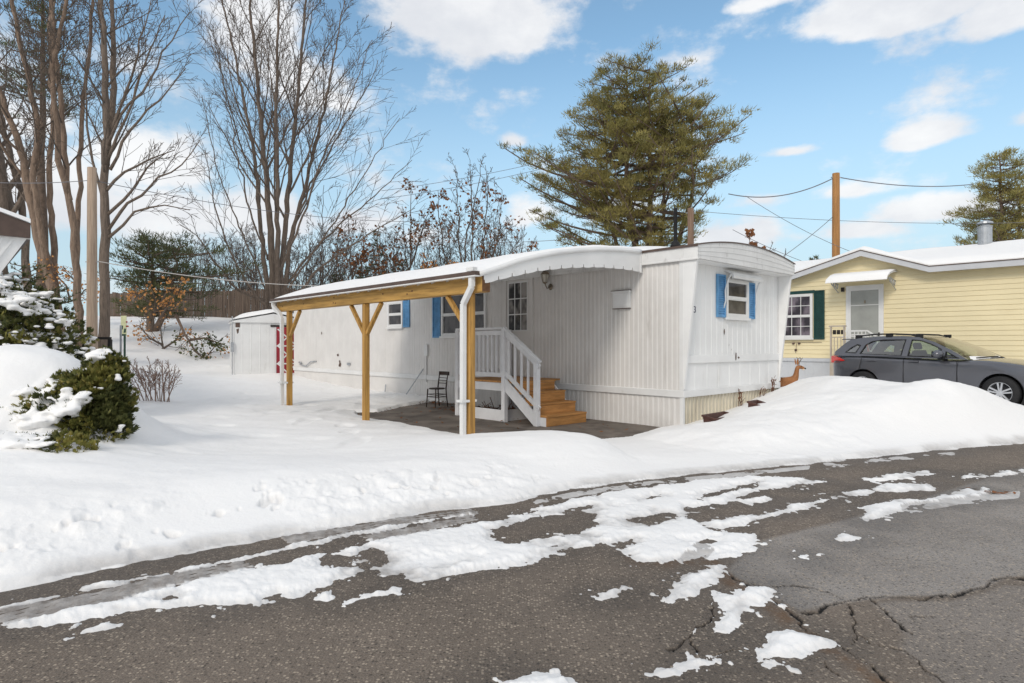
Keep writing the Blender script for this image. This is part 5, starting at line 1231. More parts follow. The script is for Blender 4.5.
cable('pale service line from the grey pole to the carport end', (-12.87, 19, 4.05), (-6.6, 21.0, 3.45), .15, .018, 'wire_pale')
cable('thin line from the left frame edge to the grey pole', (-21, 20, 7.3), (-12.87, 19, 6.5), .3, .015)
cable('thin line from the grey pole behind the bare tree', (-12.87, 19, 6.5), (-3, 34, 8.3), .5, .015)

fx = [(-24.5, 37.5), (-18.8, 36.2), (-14.0, 35.2), (-10.0, 34.4), (-5.5, 33.6), (-1.5, 33.)]
fe = thing('wooden_fence', 'tall weathered brown board fence along the top of the snowy hill', 'fence', (0, 0, 0))
rf_ = random.Random(4); mb = MB(); ms = []
for (ax, ay), (bx, by) in zip(fx, fx[1:]):
    Ln = math.hypot(bx-ax, by-ay); ux, uy = (bx-ax)/Ln, (by-ay)/Ln; n = int(Ln/.15)+1
    for i in range(n):
        s = i*.15; px, py = ax+ux*s, ay+uy*s; h = 1.95+rf_.uniform(-.05, .05); g = 2.65; o_ = rf_.uniform(-.01, .01)
        mb.bar((px-uy*o_, py+ux*o_, g), (px-uy*o_, py+ux*o_, g+h), .135, .02, (-uy, ux, 0))
    ms.append((px, py))
mb.build('boards', M['fence'], fe)
for (ax, ay), (bx, by) in zip(fx, fx[1:]):
    for q in range(3):
        t = q/3; x, y = lerp(ax, bx, t), lerp(ay, by, t)+.09
        MB().box(x-.05, x+.05, y-.05, y+.05, 2.2, 4.7).build('post', M['fence'], fe)

sg = thing('trail_sign', 'narrow yellow green marker sign on a thin green post', 'sign', (-10.62, 17, .2))
MB().tube([(0, 0, 0), (0, 0, 2.0)], .028, 8).build('post', M['sign_green'], sg)
mb = MB(); mb.box(-.075, .075, -.05, -.03, 1.50, 2.05); pl = mb.build('plate', M['sign'], sg, bevel=.004)
mb = MB(); mb.prism([(-.07, 1.66), (-.02, 1.68), (-.01, 1.78), (-.06, 1.79)], lambda a, b: (a, -.053, b), lambda a, b: (a, -.051, b)); mb.prism([(.0, 1.58), (.06, 1.59), (.07, 1.70), (.02, 1.70)], lambda a, b: (a, -.053, b), lambda a, b: (a, -.051, b)); mb.box(-.06, .065, -.053, -.051, 1.50, 1.55); mb.build('dark_mark', M['sign_green'], pl)
mb = MB(); mb.box(.06, .10, -.05, -.035, 1.86, 1.9); mb.box(.06, .10, -.05, -.035, 1.74, 1.78); mb.build('reflector', M['red_door'], pl)
rl_ = thing('porch_railing', 'dark metal railing behind the snowy shrub at left', 'railing', (-8.0, 12.4, 0))
mb = MB(); mb.box(-1.05, -.02, -.02, .02, 1.56, 1.61); mb.build('top_rail', M['dark_iron'], rl_)
for x in (-1.0, -.55, -.04): MB().box(x-.03, x+.03, -.03, .03, .2, 1.56).build('post', M['dark_iron'], rl_)
o = MB().tube([(-7.95, 12.6, .3), (-7.95, 12.6, 1.85)], .02, 8).build('garden_stake', M['grey_metal']); tag(o, 'thin grey stake standing right of the dark railing', 'stake')
# ------------------------------------------------------------------ bare trees
def perp(d, rng):
    v = Vector((rng.gauss(0,1), rng.gauss(0,1), rng.gauss(0,1))); v -= d*v.dot(d)
    return v.normalized() if v.length > 1e-4 else d.orthogonal().normalized()
def resample(pts, step):
    """smooth, evenly spaced points along a polyline (Catmull-Rom)"""
    P = [Vector(p) for p in pts]; P = [P[0]*2-P[1]] + P + [P[-1]*2-P[-2]]; out = []
    for i in range(1, len(P)-2):
        n = max(1, int((P[i+1]-P[i]).length/step))
        for k in range(n):
            t = k/n; a, b, c, d = P[i-1:i+3]
            out.append(.5*((2*b)+(c-a)*t+(2*a-5*b+4*c-d)*t*t+(3*b-a-3*c+d)*t**3))
    out.append(P[-2]); return out
class Tree:
    def __init__(s, seed, n, ang, lr, trop, wig, rmin, maxlvl=3, seg=.5, t0=.2, rr=.5, tips=None):
        s.rng = random.Random(seed); s.n = n; s.ang = ang; s.lr = lr; s.trop = trop; s.wig = wig; s.rmin = rmin; s.max = maxlvl; s.seg = seg; s.t0 = t0; s.rr = rr
        s.trunk = MB(); s.twigs = MB(); s.ends = []
    def kids(s, pts, rad, lvl, L, t0=None, bias=None):
        rng = s.rng; n = s.n[lvl]; m = len(pts)-1
        t0 = s.t0 if t0 is None else t0; ga = rng.random()*6.28
        for k in range(n):
            t = t0+(1-t0)*(k+rng.random())/n; i = min(int(t*m), m-1); f = t*m-i
            p = pts[i].lerp(pts[i+1], f); d = (pts[i+1]-pts[i]).normalized(); r = lerp(rad[i], rad[i+1], f)
            a = s.ang[lvl]*rng.uniform(.7, 1.3); ga += 2.4+rng.uniform(-.5, .5)
            u = d.orthogonal().normalized(); w = d.cross(u); q = u*math.cos(ga)+w*math.sin(ga)
            nd = (d*math.cos(a)+q*math.sin(a)).normalized()
            if bias is not None: nd = (nd+bias*rng.random()).normalized()
            l = L*s.lr[lvl]*rng.uniform(.6, 1.2)*(1.15-.75*(t-t0)/(1-t0))
            s.grow(p, nd, l, max(s.rmin, r*s.rr*rng.uniform(.7, 1.1)), lvl+1)
    def grow(s, p, d, L, r, lvl):
        rng = s.rng; n = max(3, int(L/s.seg)); pts = [p.copy()]; rad = [r]; st = L/n
        for i in range(n):
            d = (d+perp(d, rng)*s.wig*rng.random()+Vector((0,0,s.trop))*(1 if lvl < 3 else .4)).normalized()
            p = p+d*st; pts.append(p.copy()); rad.append(max(s.rmin*.75, r*(1-.75*(i+1)/n)))
        (s.trunk if r > .05 else s.twigs).tube(pts, rad, 7 if r > .05 else (5 if r > .025 else 3), cap=r > .03)
        if lvl < s.max: s.kids(pts, rad, lvl, L)
        else: s.ends.append((pts[-1], d)); s.ends.append((pts[len(pts)//2], d))
    def leader(s, pts, r0, r1, t0=.3, lvl=0, jitter=.04, pw=1.0, bias=None):
        P = resample(pts, .45); rng = s.rng; m = len(P)-1
        for i in range(1, m): P[i] = P[i]+Vector((rng.gauss(0, jitter), rng.gauss(0, jitter), 0))
        rad = [max(s.rmin, lerp(r0, r1, (i/m)**pw)*(1+rng.uniform(-.06, .06))) for i in range(m+1)]
        (s.trunk if r0 > .045 else s.twigs).tube(P, rad, 12 if r0 > .12 else 7)
        L = sum((P[i+1]-P[i]).length for i in range(m)); s.kids(P, rad, lvl, L, t0, bias)
    def finish(s, name, lab, cat, group, bark, twig, leaves=None, nl=0, ls=.08, pick=None):
        t = thing(name, lab, cat, (0,0,0), 0, group)
        o = s.trunk.build('trunk', M[bark], t, smooth=True, fix=False)
        if s.twigs.f: s.twigs.build('branches', M[twig], t, smooth=True, fix=False)
        if leaves:
            mb = MB(); rng = s.rng; ends = [e for e in s.ends if pick is None or pick(e[0])]
            for i in range(nl):
                p, d = rng.choice(ends); p = p+Vector((rng.gauss(0, .12), rng.gauss(0, .12), rng.gauss(-.05, .1)))
                u = Vector((rng.gauss(0,1), rng.gauss(0,1), rng.gauss(-.6,1))).normalized()*ls*rng.uniform(.7, 1.4); v = perp(u.normalized(), rng)*ls*.5
                mb.quad(p, p+u*.5+v, p+u, p+u*.5-v)
            mb.build('leaves', M[leaves], t, fix=False)
        return t
G1 = 'tall bare trees at the left'
# the big multi-stemmed maple beyond the carport
t = Tree(21, (17, 10, 7, 0), (.48, .5, .6), (.30, .36, .42), .045, .16, .011, 3, .55, .2, .46)
Y0 = 32
L_ = [[(-12.39,32.00,2.22),(-12.34,32.00,4.80),(-12.49,32.00,7.39),(-12.75,32.00,10.48),(-13.11,32.00,14.61),(-13.52,32.00,19.26),(-13.73,32.00,22.35)], [(-11.97,32.00,2.22),(-11.77,31.60,4.76),(-11.37,31.20,7.74),(-10.93,30.80,11.14),(-10.39,30.40,14.93),(-9.97,30.00,18.14),(-9.68,29.70,20.85)],
      [(-12.59,32.00,2.22),(-12.84,32.50,4.33),(-13.31,33.00,7.04),(-13.87,33.60,10.93),(-15.09,34.40,16.15),(-16.37,35.00,20.93),(-16.86,35.20,23.31)], [(-11.77,32.00,2.22),(-11.86,32.40,4.32),(-11.71,33.00,7.30),(-10.97,34.00,11.60),(-10.22,34.80,16.32),(-9.54,35.40,21.15)],
      [(-12.13,32.00,2.22),(-11.78,31.20,5.22),(-11.52,30.40,8.56),(-11.27,29.60,12.19),(-10.95,29.00,16.18),(-10.70,28.60,20.13)]]
for i, p in enumerate(L_): t.leader(p, (.19, .165, .14, .14, .15)[i], (.035, .03, .025, .025, .03)[i], .28, 0, .03)
L2 = [[(-11.58,31.50,3.74),(-10.77,31.50,5.26),(-9.50,31.50,7.04),(-7.98,31.50,9.32),(-6.45,31.50,11.87),(-5.69,31.50,12.98)], [(-11.90,32.50,4.60),(-10.59,32.50,6.17),(-9.02,32.50,7.74),(-7.18,32.50,9.31),(-5.24,32.50,11.15)], [(-11.20,31.00,3.20),(-10.00,31.00,4.95),(-8.35,31.00,6.20),(-6.35,31.00,7.45),(-4.85,31.00,8.30)], [(-13.09,33.00,4.38),(-13.95,33.00,6.51),(-14.90,33.00,8.64),(-15.81,33.00,11.30),(-16.50,33.00,14.76)],
      [(-12.30,31.00,3.45),(-13.35,31.00,4.70),(-14.35,31.00,6.70),(-15.00,31.00,9.20),(-15.35,31.00,11.20)], [(-11.98,33.00,6.51),(-11.02,33.00,9.17),(-9.69,33.00,11.83),(-7.98,33.00,14.76),(-7.13,33.00,16.62)], [(-12.75,32.40,5.89),(-13.69,32.40,8.50),(-14.42,32.40,11.64),(-15.15,32.40,15.30),(-16.04,32.40,18.43)], [(-11.45,30.60,5.15),(-10.46,30.60,7.37),(-9.57,30.60,10.09),(-8.24,30.60,13.05),(-6.91,30.60,16.50)],
      [(-12.52,31.30,3.72),(-13.83,31.30,4.23),(-15.04,31.30,5.64),(-15.95,31.30,7.00),(-16.76,31.30,7.51)]]
for i, p in enumerate(L2): t.leader(p,     .052+.010*(i % 3), .014, .2, 1, .05)
t.finish('maple_tree', 'tall vase shaped bare maple with many upswept limbs behind the carport end', 'tree', None, 'bark', 'twig')
# the clump of big trunks at the left
t = Tree(5, (14, 9, 6, 0), (.62, .6, .6), (.22, .42, .45), .03, .2, .010, 3, .5, .3, .36)
for q, r0, r1 in (([(-17.42,24.00,1.45),(-17.69,24.00,3.19),(-18.04,24.00,4.66),(-18.43,24.00,6.10),(-18.74,24.00,7.64),(-19.05,24.00,9.00),(-19.59,24.00,10.55),(-20.13,24.00,12.10)], .25, .08), ([(-17.65,24.10,2.23),(-18.06,24.50,4.73),(-18.29,24.60,6.61),(-18.48,24.80,8.45),(-18.55,25.00,10.52),(-18.93,25.40,13.13),(-19.14,25.80,16.64)], .13, .06), ([(-17.92,24.00,3.77),(-17.89,23.60,5.64),(-17.89,23.20,7.62),(-17.66,23.00,9.43),(-17.73,22.80,11.20),(-18.12,22.60,13.30),(-18.22,22.50,15.42)], .13, .055)):
    t.leader(q, r0, r1, .45, 0, .03)
t.finish('bare_tree', 'thick warm brown leaning trunk with several stems nearest the left frame edge', 'tree', G1, 'bark_warm', 'twig')
t = Tree(6, (14, 9, 6, 0), (.6, .6, .6), (.24, .42, .45), .03, .2, .010, 3, .5, .3, .36)
for q, r0, r1 in (([(-16.03,23.00,1.26),(-16.10,23.00,3.12),(-16.17,23.00,4.53),(-16.32,23.00,6.27),(-16.55,23.00,7.57),(-16.69,23.00,9.80),(-16.95,23.00,12.39),(-17.14,23.00,14.99)], .15, .06), ([(-16.16,23.00,4.31),(-16.21,23.10,5.06),(-16.36,23.40,6.36),(-16.44,23.60,8.11),(-16.58,23.90,10.51),(-16.47,24.20,13.35),(-16.46,24.30,15.76)], .10, .05), ([(-16.42,23.00,6.83),(-16.51,22.90,7.47),(-16.55,22.60,8.19),(-16.37,22.30,9.36),(-16.32,22.00,10.85),(-15.89,21.80,12.53),(-15.47,21.70,14.22)], .11, .05)):
    t.leader(q, r0, r1, .45, 0, .03)
t.finish('bare_tree', 'brown forked trunk just left of the grey utility pole', 'tree', G1, 'bark_warm', 'twig')
t = Tree(8, (13, 9, 6, 0), (.62, .6, .6), (.25, .42, .45), .03, .2, .010, 3, .5, .3, .36)
for q, r0, r1 in (([(-14.55,22.00,1.27),(-14.48,22.00,3.05),(-14.44,22.00,4.82),(-14.48,22.00,6.60),(-14.41,22.00,8.37),(-14.41,22.00,10.50),(-14.51,22.00,12.27),(-14.62,22.00,14.40)], .175, .075), ([(-14.42,22.00,7.84),(-14.44,22.10,8.58),(-14.52,22.50,9.98),(-14.64,22.80,11.93),(-14.90,23.10,14.30),(-14.89,23.20,15.48)], .13, .06)):
    t.leader(q, r0, r1, .42, 0, .03)
for q in ([(-14.37,22.00,5.46),(-13.91,22.00,6.17),(-13.20,22.00,6.77),(-12.49,22.00,7.38),(-11.71,22.00,7.84),(-11.07,22.00,8.72)], [(-14.37,22.00,6.06),(-13.73,22.00,6.60),(-12.92,22.00,7.73),(-12.21,22.00,8.30)], [(-14.34,22.00,8.01),(-13.98,22.00,8.90),(-13.48,22.00,10.14),(-12.85,22.00,11.92),(-12.31,22.00,13.16)], [(-14.37,22.00,6.95),(-13.73,22.00,7.59),(-12.85,22.00,8.01),(-11.96,22.00,8.37)], [(-14.41,22.00,5.18),(-13.84,22.00,5.71),(-13.38,22.00,6.17),(-12.31,22.00,6.42),(-11.43,22.00,6.24)], [(-14.19,22.00,9.08),(-13.63,22.00,10.50),(-13.20,22.00,12.27),(-12.77,22.00,13.87)], [(-14.26,22.00,7.66),(-13.55,22.00,9.08),(-12.49,22.00,10.14),(-11.57,22.00,11.28)], [(-14.51,22.00,6.60),(-14.90,22.00,8.01),(-15.12,22.00,9.79),(-15.05,22.00,11.56)], [(-14.34,22.00,8.55),(-13.84,22.00,9.61),(-12.85,22.00,10.85),(-12.14,22.00,12.27),(-11.43,22.00,13.27)]):
    t.leader(q, .058, .014, .25, 1, .03)
t.finish('bare_tree', 'thick straight grey brown trunk right of the grey utility pole with long side limbs', 'tree', G1, 'bark', 'twig')
t = Tree(9, (16, 6, 5, 0), (.6, .6, .6), (.25, .42, .45), .03, .2, .012, 3, .5, .3, .36)
for q, r0, r1 in (([(-22.65,27.00,1.67),(-22.47,27.00,5.06),(-22.12,27.00,6.68),(-22.38,27.00,8.64),(-22.91,27.00,11.25),(-23.17,27.00,13.86)], .5, .3), ([(-20.99,27.00,2.10),(-21.56,27.50,5.66),(-22.22,28.00,8.45),(-23.09,28.40,10.38),(-23.97,28.80,13.30),(-24.23,29.00,16.65)]  , .17, .09)):
    t.leader(q, r0, r1, .35, 0, .03)
t.finish('bare_tree', 'dark massive trunk cut by the left frame edge behind the others', 'tree', G1, 'bark', 'twig')

# saplings and brush behind the carport, some still holding rust leaves
G2 = 'saplings behind the white home'
def sapling(seed, lab, leads, leaves=None, nl=0, ls=.13, r=.05, n=(9, 5, 3, 0), lr=(.28, .45, .5), name='oak_sapling', pick=None, ang=(.75, .7, .7)):
    t = Tree(seed, n, ang, lr, .03, .25, .014, 3 if n[2] else 2, .5, .25, .5)
    for q in leads: t.leader(q, r, .014, .25, 0, .05)
    t.finish(name, lab, 'sapling', G2, 'twig', 'twig', leaves, nl, ls, pick)
sapling(31, 'multi stemmed bare sapling with rust leaves left of the big pine', [[(-3.06,38.00,4.21),(-3.19,38.00,7.27),(-3.31,38.00,10.03),(-3.49,38.00,12.48)], [(-2.57,38.00,4.21),(-2.45,38.00,6.97),(-2.45,38.00,10.03),(-2.57,38.00,12.79)], [(-2.08,38.00,4.21),(-1.72,38.00,7.27),(-1.53,38.00,10.03),(-1.65,38.00,12.48)], [(-1.96,38.00,4.51),(-1.04,38.00,7.27),(-0.74,38.00,9.11),(-0.61,38.00,10.95)], [(-3.31,38.00,4.82),(-4.11,38.00,6.97),(-4.41,38.00,8.80),(-4.54,38.00,10.95)], [(-2.70,38.00,4.21),(-2.82,38.00,7.89),(-2.21,38.00,10.34),(-1.84,38.00,12.79)]], 'rust_leaf', 380, .18, .07, pick=lambda p: p.z < 11.5)
sapling(32, 'slim rust leaved sapling at the tip of the bare maple', [[(-6.31,38.00,4.21),(-6.25,38.00,7.27),(-6.25,38.00,9.42),(-6.19,38.00,11.26)], [(-6.31,38.00,6.05),(-5.64,38.00,7.89),(-5.03,38.00,10.03)], [(-6.31,38.00,4.82),(-6.62,38.00,7.89),(-6.68,38.00,9.11)]], 'rust_leaf', 230, .18, .06)
sapling(33, 'thin sapling with hanging dark rust leaves in front of the maple limbs', [[(-9.03,35.00,3.43),(-9.03,35.00,6.14),(-9.15,35.00,7.66),(-9.26,35.00,8.79)], [(-9.03,35.00,5.12),(-8.47,35.00,6.53),(-8.24,35.00,7.38)]], 'rust_leaf', 190, .18, .05)
sapling(34, 'low bush with bright orange brown leaves just above the carport snow', [[(-4.30,37.00,4.14),(-4.42,37.00,5.63),(-4.77,37.00,6.40)], [(-4.18,37.00,4.14),(-3.82,37.00,5.81),(-3.40,37.00,6.40)], [(-4.00,37.00,4.14),(-4.89,37.00,6.05),(-5.37,37.00,6.64)]], 'orange_leaf', 300, .16, .05)
sapling(35, 'low rust leaved bush between the sapling and the pine above the roof', [[(-0.72,37.00,4.43),(-0.42,37.00,5.93),(0.18,37.00,7.00)], [(-0.84,37.00,4.73),(-1.31,37.00,6.22),(-1.61,37.00,7.12)], [(-0.48,37.00,4.73),(0.60,37.00,6.40),(1.19,37.00,7.36)]], 'rust_leaf', 210, .17, .05)
sapling(36, 'leafless thin sapling left of the young spruce', [[(-11.03,36.00,3.48),(-11.03,36.00,5.80),(-11.03,36.00,9.00),(-10.92,36.00,10.74)], [(-10.57,36.00,3.48),(-10.34,36.00,5.51),(-9.99,36.00,7.26)]], None, 0, .2, .04)
sapling(37, 'leafless brushy sapling close to the maple trunk', [[(-12.31,36.00,3.19),(-12.02,36.00,5.51),(-11.26,36.00,7.55)], [(-12.54,36.00,3.19),(-12.77,36.00,5.22),(-12.31,36.00,7.55)], [(-11.96,36.00,3.19),(-11.15,36.00,4.93),(-10.22,36.00,6.27)]], None, 0, .2, .04)
sapling(38, 'rust leaved sapling between the two young spruces', [[(-7.17,38.00,4.21),(-7.11,38.00,6.66),(-6.86,38.00,8.19)], [(-7.11,38.00,4.21),(-7.60,38.00,6.17),(-7.97,38.00,7.27)]], 'rust_leaf', 140, .17, .05)
sapling(39, 'bare brush left of the maple trunk beyond the fence', [[(-15.79,36.00,2.90),(-15.91,36.00,5.22),(-16.37,36.00,7.84)], [(-15.50,36.00,2.90),(-15.10,36.00,5.22),(-14.86,36.00,7.55)], [(-16.26,36.00,2.90),(-16.95,36.00,4.93),(-17.77,36.00,6.27)], [(-15.21,36.00,2.90),(-15.56,36.00,5.80),(-15.39,36.00,8.42)]], None, 0, .2, .05)
sapling(40, 'bare brush right of the maple with a few leaves', [[(-8.54,36.00,3.48),(-8.25,36.00,5.51),(-8.13,36.00,7.26)], [(-7.78,36.00,3.48),(-7.90,36.00,4.93),(-7.43,36.00,6.27)], [(-9.99,36.00,3.37),(-9.64,36.00,4.93),(-9.29,36.00,6.27)]], 'rust_leaf', 120, .18, .04)
sapling(41, 'bare sapling tip with a few pale brown leaves above the white roof front', [[(11.61,30.00,3.63),(11.61,30.00,5.32),(11.56,30.00,6.19),(11.47,30.00,6.92)], [(11.66,30.00,4.84),(12.24,30.00,5.66),(12.63,30.00,6.43)], [(11.85,30.00,4.11),(12.87,30.00,5.08),(13.26,30.00,5.95)]], 'rust_leaf', 70, .22, .03, n=(5, 3, 0, 0), pick=lambda p: p.x < 11.8)
t = Tree(42, (6, 4, 0, 0), (.6, .6, .6), (.4, .5, .5), .05, .25, .006, 2, .2, .2, .5)
for i in range(17):
    q = i/16; t.leader([(-8.12+.55*q, 13.6+.1*(i % 3), .1), (-8.2+.75*q, 13.5+.06*(i % 4), .55+.03*(i % 4)), (-8.42+1.15*q, 13.4+.1*(i % 2), .88+.07*((i*7) % 5)-.012*abs(i-8))], .012, .006, .2, 0, .02)
t.finish('twiggy_shrub', 'bare pale brown twiggy shrub in the snow right of the evergreen shrub', 'shrub', None, 'shrub_twig', 'shrub_twig')
t = Tree(43, (8, 4, 0, 0), (.8, .7, .6), (.5, .5, .5), .0, .3, .010, 2, .3, .2, .5)
for q in ([(-14.68,26.00,0.07),(-14.64,26.00,1.24),(-14.72,26.00,2.29),(-14.85,26.00,3.13)], [(-14.72,26.00,1.24),(-14.09,26.00,1.66),(-13.42,26.00,2.00)], [(-14.64,26.00,1.45),(-15.26,26.00,1.74),(-15.68,26.00,2.29)], [(-13.29,26.00,0.19),(-12.66,26.00,1.16),(-12.16,26.00,1.74)]):
    t.leader(q, .05, .012, .2, 0, .02)
t.finish('leafy_sapling', 'small sapling with pale orange leaves on the snowy hill', 'sapling', None, 'twig', 'twig', 'orange_leaf', 200, .10)
t = Tree(44, (9, 5, 0, 0), (.8, .7, .6), (.4, .5, .5), .0, .3, .010, 2, .3, .2, .5)
for q in ([(-17.11,24.00,3.19),(-17.26,24.00,3.77),(-17.81,24.00,4.28),(-18.27,24.00,4.66)], [(-16.80,24.00,3.19),(-16.95,24.00,3.97),(-17.42,24.00,4.43)], [(-17.03,24.00,2.80),(-16.57,24.00,3.58),(-16.03,24.00,3.81)]): t.leader(q, .04, .012, .2, 0, .02)
t.finish('leafy_sapling', 'beech sapling with orange leaves in front of the brown trunks at left', 'sapling', None, 'twig', 'twig', 'orange_leaf', 330, .09)
t = Tree(45, (9, 5, 0, 0), (.8, .7, .6), (.4, .5, .5), .0, .3, .010, 2, .3, .2, .5)
for q in ([(-14.52,25.00,2.05),(-14.40,25.00,3.26),(-14.60,25.00,3.87)], [(-14.35,25.00,2.86),(-13.87,25.00,3.59),(-13.31,25.00,3.99)], [(-14.48,25.00,3.06),(-15.00,25.00,3.47),(-15.48,25.00,3.59)], [(-14.27,25.00,2.46),(-13.71,25.00,3.26),(-13.47,25.00,3.67)]): t.leader(q, .04, .012, .2, 0, .02)
t.finish('leafy_sapling', 'beech sapling with orange leaves in front of the fence and dark pine', 'sapling', None, 'twig', 'twig', 'orange_leaf', 210, .12)

# the thicket of thin leafless growth far beyond the home
protos = []
for k in range(3):
    t = Tree(90+k, (11, 7, 4, 0), (.5, .6, .6), (.34, .42, .5), .06, .22, .013, 3, .6, .2, .5)
    rr = random.Random(190+k)
    for q in range(4+k):
        a = rr.random()*6.28; w = rr.uniform(.3, 1.5); h = rr.uniform(5.2, 8.2)
        t.leader([(0, 0, -.4), (w*.3*math.cos(a), w*.3*math.sin(a), h*.35), (w*.8*math.cos(a), w*.8*math.sin(a), h*.7), (w*math.cos(a), w*math.sin(a), h)], .055, .014, .15, 0, .05)
    protos.append(t.finish('bare_sapling', 'thin grey leafless sapling in the far thicket behind the carport and home', 'sapling', 'far thicket of leafless saplings', 'twig', 'twig'))
rr = random.Random(77); used = [0, 0, 0]
for i, (px, Yd, sc) in enumerate(((196, 43, .85), (222, 46, .9), (244, 42, .8), (258, 47, .95), (300, 43, .9), (318, 47, 1.0), (334, 42, .8), (352, 46, .95), (372, 43, .85), (392, 47, 1.0), (418, 42, .85), (436, 46, .9), (448, 44, 1.1), (476, 46, 1.2), (494, 43, .95), (514, 46, .9), (536, 47, .8), (176, 46, .8))):
    k = i % 3; o = protos[k] if not used[k] else copy_tree(protos[k]); used[k] = 1
    o.location = ((px-512)/620*Yd, Yd, 2.1); o.rotation_euler = (0, 0, rr.random()*6.28); o.scale = (sc, sc, sc*rr.uniform(.85, 1.1))
# ------------------------------------------------------------------ conifers
def conifer(name, lab, group, base, leaders, ext_l, ext_r, zlo, mats, seed, n_br, tuft_len, tuft_n, blade, depth=.75, droop=.0, up=.25, cat='tree', clump=0, clump_n=50, per_m=5.5, bark='bark_pine', trunk_r=.3, sub=.34, gap=0.):
    """leaders: [(x offset, y offset, top z, weight)]; ext_l / ext_r: [(z, reach)] to either side seen from the road"""
    rng = random.Random(seed); t = thing(name, lab, cat, (0,0,0), 0, group)
    bx, by, bz = base; tr = MB(); br = MB(); fol = [MB() for _ in mats]
    tot = sum(l[3] for l in leaders)
    for lx, ly, lz, wt in leaders:
        zz = bz; pts = []; m = 10
        for i in range(m+1):
            f = i/m; pts.append(Vector((bx+lx*min(1, f*1.6)+rng.gauss(0, .05), by+ly*min(1, f*1.6)+rng.gauss(0, .05), lerp(bz, lz, f))))
        rad = [max(.03, trunk_r*(wt**.5)*(1-.9*i/m)) for i in range(m+1)]
        tr.tube(pts, rad, 10)
        n = int(n_br*wt/tot)
        for k in range(n):
            f = (k+rng.random())/n; z = lerp(zlo, lz-.1, f**.92)
            fi = (z-bz)/(lz-bz)*m; i = min(int(fi), m-1); p = pts[i].lerp(pts[i+1], fi-i)
            if clump and n_br > 300 and f < .5 and rng.random() < .28: continue
            phi = rng.random()*2*PI; cx = math.cos(phi)
            side = interp(z, ext_r)+(bx-p.x) if cx > 0 else interp(z, ext_l)-(bx-p.x)
            avg = .5*(interp(z, ext_r)+interp(z, ext_l))*depth
            Lb = (abs(cx)*max(.3, side)+(1-abs(cx))*avg)*rng.uniform(.70, 1.08)*(1 if f < .6 else .86)
            if rng.random() < gap: Lb *= .45
            if Lb < .25: continue
            d = Vector((cx, math.sin(phi), rng.uniform(-.08, .2)+droop)).normalized(); q = p.copy(); bp = [q.copy()]; ns = 6
            for s in range(ns):
                d = (d+Vector((rng.gauss(0, .07), rng.gauss(0, .07), up*.22+rng.gauss(0, .05)))).normalized(); q = q+d*(Lb/ns); bp.append(q.copy())
            br.tube(bp, [max(.012, (.018+.012*Lb)*(1-.8*s/ns)) for s in range(ns+1)], 4, cap=False)
            if clump:
                nc = max(2, int(Lb*clump*rng.uniform(.8, 1.2)))
                for s in range(nc):
                    u = .22+.80*((s+rng.random())/nc); fi = min(u, .999)*ns; i = min(int(fi), ns-1); o = bp[i].lerp(bp[i+1], fi-i); dd = (bp[i+1]-bp[i]).normalized()
                    sd = Vector((-dd.y, dd.x, 0)).normalized()*rng.gauss(0, .20*Lb*min(1, 1.25-u)+.12)
                    c0 = o+sd+Vector((0, 0, rng.uniform(0, .22))); cr = rng.uniform(.26, .58); br.tube([o-dd*.25, c0], [.014, .007], 3, cap=False)
                    fm = fol[0 if mnoise.noise(c0*.35) > -.08 else -1]
                    for b in range(int(clump_n*cr/.42)):
                        v = Vector((rng.gauss(0, .5), rng.gauss(0, .5), rng.gauss(0, .20)))*cr; c = c0+v
                        g = (dd*.35+v*1.2+Vector((rng.gauss(0,.45), rng.gauss(0,.45), rng.gauss(.62,.45)))).normalized(); l = tuft_len*rng.uniform(.55, 1.2)
                        h = g.cross(Vector((rng.gauss(0,1), rng.gauss(0,1), rng.gauss(0,1)))).normalized()*blade
                        fm.tri(tuple(c-h), tuple(c+h), tuple(c+g*l))
                continue
            # side sprays carry the needles
            nsp = max(2, int(Lb*per_m))
            fm = fol[0 if rng.random() < .62 else -1] if len(fol) > 1 else fol[0]
            for s in range(nsp):
                u = .28+.72*((s+rng.random())/nsp); fi = u*ns; i = min(int(fi), ns-1); o = bp[i].lerp(bp[i+1], fi-i); dd = (bp[i+1]-bp[i]).normalized()
                a = rng.choice((-1, 1))*rng.uniform(.3, 1.2); sd = Vector((dd.x*math.cos(a)-dd.y*math.sin(a), dd.x*math.sin(a)+dd.y*math.cos(a), dd.z+rng.uniform(.0, .35))).normalized()
                sl = min(1.3, Lb*sub)*rng.uniform(.35, 1.)*(1.25-.6*u); e = o+sd*sl
                br.tube([o, e], [.010, .006], 3, cap=False)
                for w in range(max(2, int(sl/tuft_len*1.7))):
                    c = o.lerp(e, (w+.6)/max(2, int(sl/tuft_len*1.7)))
                    for b in range(tuft_n):
                        g = (sd*.9+Vector((rng.gauss(0,.55), rng.gauss(0,.55), rng.gauss(.25,.5)))).normalized(); l = tuft_len*rng.uniform(.6, 1.15)
                        h = g.cross(Vector((rng.gauss(0,1), rng.gauss(0,1), rng.gauss(0,1)))).normalized()*blade
                        fm.tri(tuple(c-h), tuple(c+h), tuple(c+g*l))
    tr.build('trunk', M[bark], t, smooth=True, fix=False); br.build('branches', M['bark_pine'], t, fix=False)
    for f_, mm in zip(fol, mats):
        if f_.f: f_.build('foliage', M[mm], t, fix=False)
    return t
def ext(Y, px0, tab): return [(1.45+(345-py)*Y/620, 1.06*w*Y/620) for py, w in sorted(tab, key=lambda e: -e[0])]
Yp = 38.
